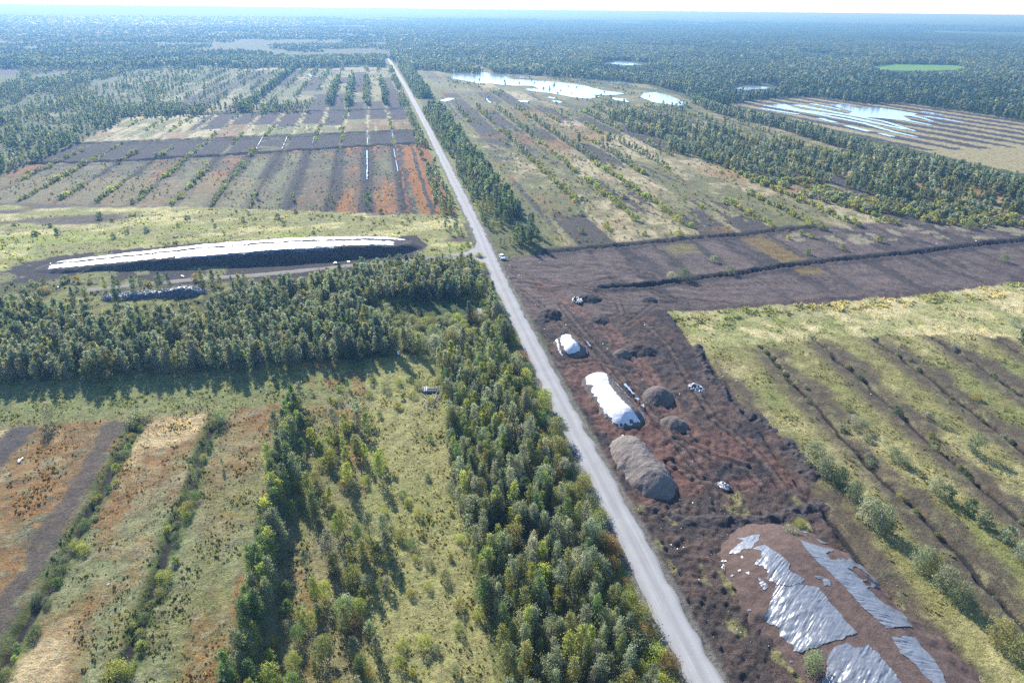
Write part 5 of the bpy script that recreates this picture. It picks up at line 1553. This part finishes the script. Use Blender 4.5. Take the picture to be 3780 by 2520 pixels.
# ------------------------------------------------------------------ heap of scrap sheeting, pipes and poles, crumpled sheets
M_SCRAP = sheet_mat("scrap_sheeting", (.20, .225, .27), .4, .08); M_SCRAPL = sheet_mat("pale_scrap", (.42, .44, .47), .4, .08)
M_WOOD = simple("weathered_wood", (.34, .32, .29), .8, nscale=4, namp=.35); M_WOODD = simple("dark_wood", (.10, .09, .085), .85, nscale=4, namp=.35)
ja, jb = at([(236, 683), (474, 668)])
scr = Pile((ja[0], ja[1] - 1), (jb[0], jb[1] - 1), 3.2, 3.2, 1.7, flat=.3, endl=4, seed=671, rough=.5, hprof=([0, .3, .55, .72, .8, 1], [.55, .8, .75, 1.5, 1.45, .8]))
scr.build("scrap_heap", sheet_mat("scrap_dark", (.06, .07, .09), .5, .1), "long heap of tangled grey plastic scrap between the muddy track and the forest block", "scrap heap", step=.4)
rg = random.Random(3)
for nm, mt, cnt in (("scrap_tangle", M_SCRAP, 330), ("pale_scrap_tangle", M_SCRAPL, 120)):
    mb = MB()
    for q in range(cnt):
        u, v = rg.uniform(0, scr.L), rg.gauss(0, 1.5)
        p = scr.a + scr.d * u + scr.n * v
        z = float(scr.z(np.array([p[0]]), np.array([p[1]]))[0]) + rg.uniform(0, .25)
        a_ = rg.uniform(0, 6.28); l = rg.uniform(.7, 2.0)
        pts = [(p[0] + math.cos(a_ + k * rg.uniform(-.5, .5)) * l * (k / 2 - .5), p[1] + math.sin(a_ + k * rg.uniform(-.5, .5)) * l * (k / 2 - .5), z + rg.uniform(-.15, .35)) for k in range(3)]
        mb.tube(pts, [rg.uniform(.04, .13) for _ in range(3)], 5)
    scr.adopt(mb.build(nm, mt))['kind'] = 'stuff'

tx, ty = at1(1003, 896); tz = zat(tx, ty)
ts = empty("timber_stack", (tx, ty, tz), R(-4)); tag(ts, "long weathered timbers stacked and strapped at the edge of the dense grove", "timber stack")
for k, (y, z, r_, l, mt) in enumerate(((0, .55, .27, 8.0, M_WOOD), (-.62, .40, .22, 7.4, M_WOOD), (-1.15, .26, .24, 7.0, M_WOODD), (.5, .28, .25, 7.2, M_WOODD), (-.35, .2, .2, 7, M_WOODD))):
    MB().tube([(-l / 2, y, z), (-l / 5, y + .06, z), (l / 4, y + .02, z + .05), (l / 2, y + .25, z)], [r_, r_ * .98, r_ * .92, r_ * .85], 9).build("timber", mt, ts)
for x in (-3.1, -2.6):
    MB().box((x, -.3, .42), (.28, 2.2, .9)).build("strap_block", M_SCRAP, ts)
wx_, wy_ = at1(1000, 922)
for q in range(46):
    a_ = rg.choice([rg.gauss(-1.05, .25), rg.gauss(.7, .3), rg.gauss(1.6, .15)]); l = rg.uniform(1.6, 3.6)
    x, y = wx_ + rg.uniform(-2.9, 3.2), wy_ + rg.uniform(-3.0, 3.4)
    o = MB().tube([(-l / 2, 0, 0), (l / 2, 0, rg.uniform(-.05, .12))], [.075, .06], 6).build("wooden_pole", M_WOOD if rg.random() < .8 else M_WOODD)
    o.location = (x, y, zat(x, y) + .25 + rg.uniform(0, .3)); o.rotation_euler = (0, rg.uniform(-.08, .08), a_)
    tag(o, "grey weathered pole lying criss-cross below the timber stack", "pole", "grey poles strewn below the timber stack")
x, y = at1(1028, 880)
o = MB().tube([(math.cos(k * .5236) * .55, 0, .6 + math.sin(k * .5236) * .55) for k in range(13)], .2, 8).build("old_tyre", M_BLACK); o.location = (x, y, zat(x, y)); o.rotation_euler = (.25, 0, .3)
tag(o, "dark round tyre leaning at the edge of the grove behind the timber stack", "tyre")


def crumple(px, py, r_, h_, lab, seed, dark=.4):
    x, y = at1(px, py); root = empty("crumpled_sheet", (x, y, zat(x, y) - .05)); tag(root, lab, "crumpled sheet", "crumpled sheets left on the worked ground")
    for nm, mt, th in (("white_plastic", M_WHITE, -dark), ("dark_plastic", M_DARKS, None)):
        g = np.linspace(-1.15, 1.15, 44); X, Y = np.meshgrid(g, g); X, Y = X.ravel(), Y.ravel()
        nn = fbm(X * 3 + seed, Y * 3, 1.6, 3, seed); rd = np.hypot(X, Y) * (1 + .35 * fbm(X + seed, Y, 1.0, 2, seed + 2))
        z = h_ * np.sqrt(np.clip(1 - rd ** 2, 0, 1)) * (.55 + .45 * (1 - np.abs(nn) * 2)) + .10 * nn
        if th is not None: z = z + .05
        M = (rd < 1) & ((nn > th) if th is not None else True)
        M2 = M.reshape(44, 44); Q = M2[:-1, :-1] & M2[1:, :-1] & M2[:-1, 1:] & M2[1:, 1:]
        idx = np.arange(44 * 44).reshape(44, 44)
        F = np.stack([idx[:-1, :-1][Q], idx[:-1, 1:][Q], idx[1:, 1:][Q], idx[1:, :-1][Q]], -1)
        mesh_np(nm, np.c_[X * r_, Y * r_ * 1.25, z], F, mt, root)


crumple(1325, 692, 2.0, 1.5, "crumpled white and black sheeting beside the dark peat heap near the road", 11, .05)
crumple(1600, 890, 1.9, 1.1, "crumpled white and black sheeting alone on the red ground", 12, .0)
crumple(1665, 1116, 1.1, .6, "small dark crumpled sheet on the lower red ground", 13, -.35)
M_SCR = sheet_mat("plastic_scraps", (.74, .75, .76), .4, .05)
SP = [(45, 1058, 1.0), (52, 1052, .8), (1184, 512, 2.2), (1255, 300, 1.2), (248, 1342, .6), (1590, 1060, .5), (130, 660, 1.6), (140, 605, 1.8), (280, 672, .8), (118, 608, 1.6), (420, 635, 1.5), (690, 640, 2), (770, 605, 2.2), (800, 603, 1.6), (880, 572, 1.6),
      (1240, 604, .8), (1300, 745, .9), (1385, 790, .9), (1395, 800, .9), (1475, 870, .8), (1660, 865, .9), (1668, 855, 1.0), (1650, 868, .7), (1690, 875, .8), (2000, 905, .8), (2072, 1142, .8), (2085, 1146, .6), (2230, 1410, .5), (1700, 1452, .6), (1692, 1448, .5),
      (1605, 1330, .5), (1540, 1250, .6), (1555, 1262, .5), (1570, 1255, .6), (2150, 560, .9), (2240, 555, .8), (2100, 595, .8), (1900, 560, .7), (1480, 745, .7), (1497, 752, .7), (1560, 905, .6), (1230, 700, .6), (1250, 755, .6), (1590, 1155, .5), (1170, 610, .6), (1180, 625, .9), (1192, 632, .9)]
for q, (px, py, s) in enumerate(SP):
    x, y = at1(px, py); s *= .62 if px > 1170 and py > 590 else 1.0; g = np.linspace(-.5, .5, 6); X, Y = np.meshgrid(g, g); X, Y = X.ravel(), Y.ravel()
    nn = fbm(X * 5 + q * 7, Y * 5, 1.2, 2, 801 + q); M_ = (np.hypot(X, Y) < .42 + .2 * nn).reshape(6, 6)
    M_[2:4, 2:4] = True
    Q = M_[:-1, :-1] & M_[1:, :-1] & M_[:-1, 1:] & M_[1:, 1:]; idx = np.arange(36).reshape(6, 6)
    F = np.stack([idx[:-1, :-1][Q], idx[:-1, 1:][Q], idx[1:, 1:][Q], idx[1:, :-1][Q]], -1)
    o = mesh_np("plastic_scrap", np.c_[X * s * 1.5, Y * s, .12 * s + .28 * s * nn], F, M_SCR); o.location = (x, y, zat(x, y) + .18); o.rotation_euler = (0, 0, rg.uniform(0, 3))
    tag(o, "small torn scrap of white plastic lying on open ground", "plastic scrap", "scraps of white plastic")
# pale root and wood chips strewn over the peat
cxs, cys = [], []
X, Y = jgrid(46, 330, 92, 275, 2.6, .22); m = inpoly(WORK, X, Y); X, Y = X[m], Y[m]
X2, Y2 = jgrid(46, 85, 56, 100, 1.3, .3)
X, Y = np.r_[X, X2], np.r_[Y, Y2]; z = zats(X, Y) + .06
mb_v, mb_f = [], []; n = len(X); a_ = rng.random(n) * 6.28; l = rng.uniform(.06, .22, n) * np.where(Y > 190, 1.3, 1); wv = l * rng.uniform(.2, .6, n)
V = np.stack([np.stack([X + np.cos(a_) * l * i - np.sin(a_) * wv * j, Y + np.sin(a_) * l * i + np.cos(a_) * wv * j, z + k * l * .5], -1) for i, j, k in ((-1, -1, 0), (1, -1, 0), (0, 1, 0), (0, 0, 1))], 1).reshape(-1, 3)
bidx = (np.arange(n) * 4)[:, None, None]
F = (bidx + np.array([(0, 1, 3), (1, 2, 3), (2, 0, 3), (0, 2, 1)])[None]).reshape(-1, 3)
o = mesh_np("wood_debris", V, F, simple("pale_wood_chips", (.38, .35, .31), .8)); tag(o, "pale root and wood fragments strewn over the worked peat", "debris", kind='stuff')
HAZE_D, HAZE_G = 1/3400, .3

# ------------------------------------------------------------------ air
m = bpy.data.materials.new("air"); m.use_nodes = True
t = m.node_tree
t.nodes.remove(t.nodes["Principled BSDF"])
pv = N(t, "ShaderNodeVolumePrincipled")
pv.inputs["Color"].default_value = (.135, .31, .57, 1)
pv.inputs["Absorption Color"].default_value = (.48, .27, 0, 1)
pv.inputs["Density"].default_value = HAZE_D
pv.inputs["Anisotropy"].default_value = HAZE_G
t.links.new(pv.outputs[0], t.nodes["Material Output"].inputs["Volume"])
hb = MB().box((0, 0, 45), (90000, 90000, 106)).build("haze", m)
tag(hb, kind='stuff')
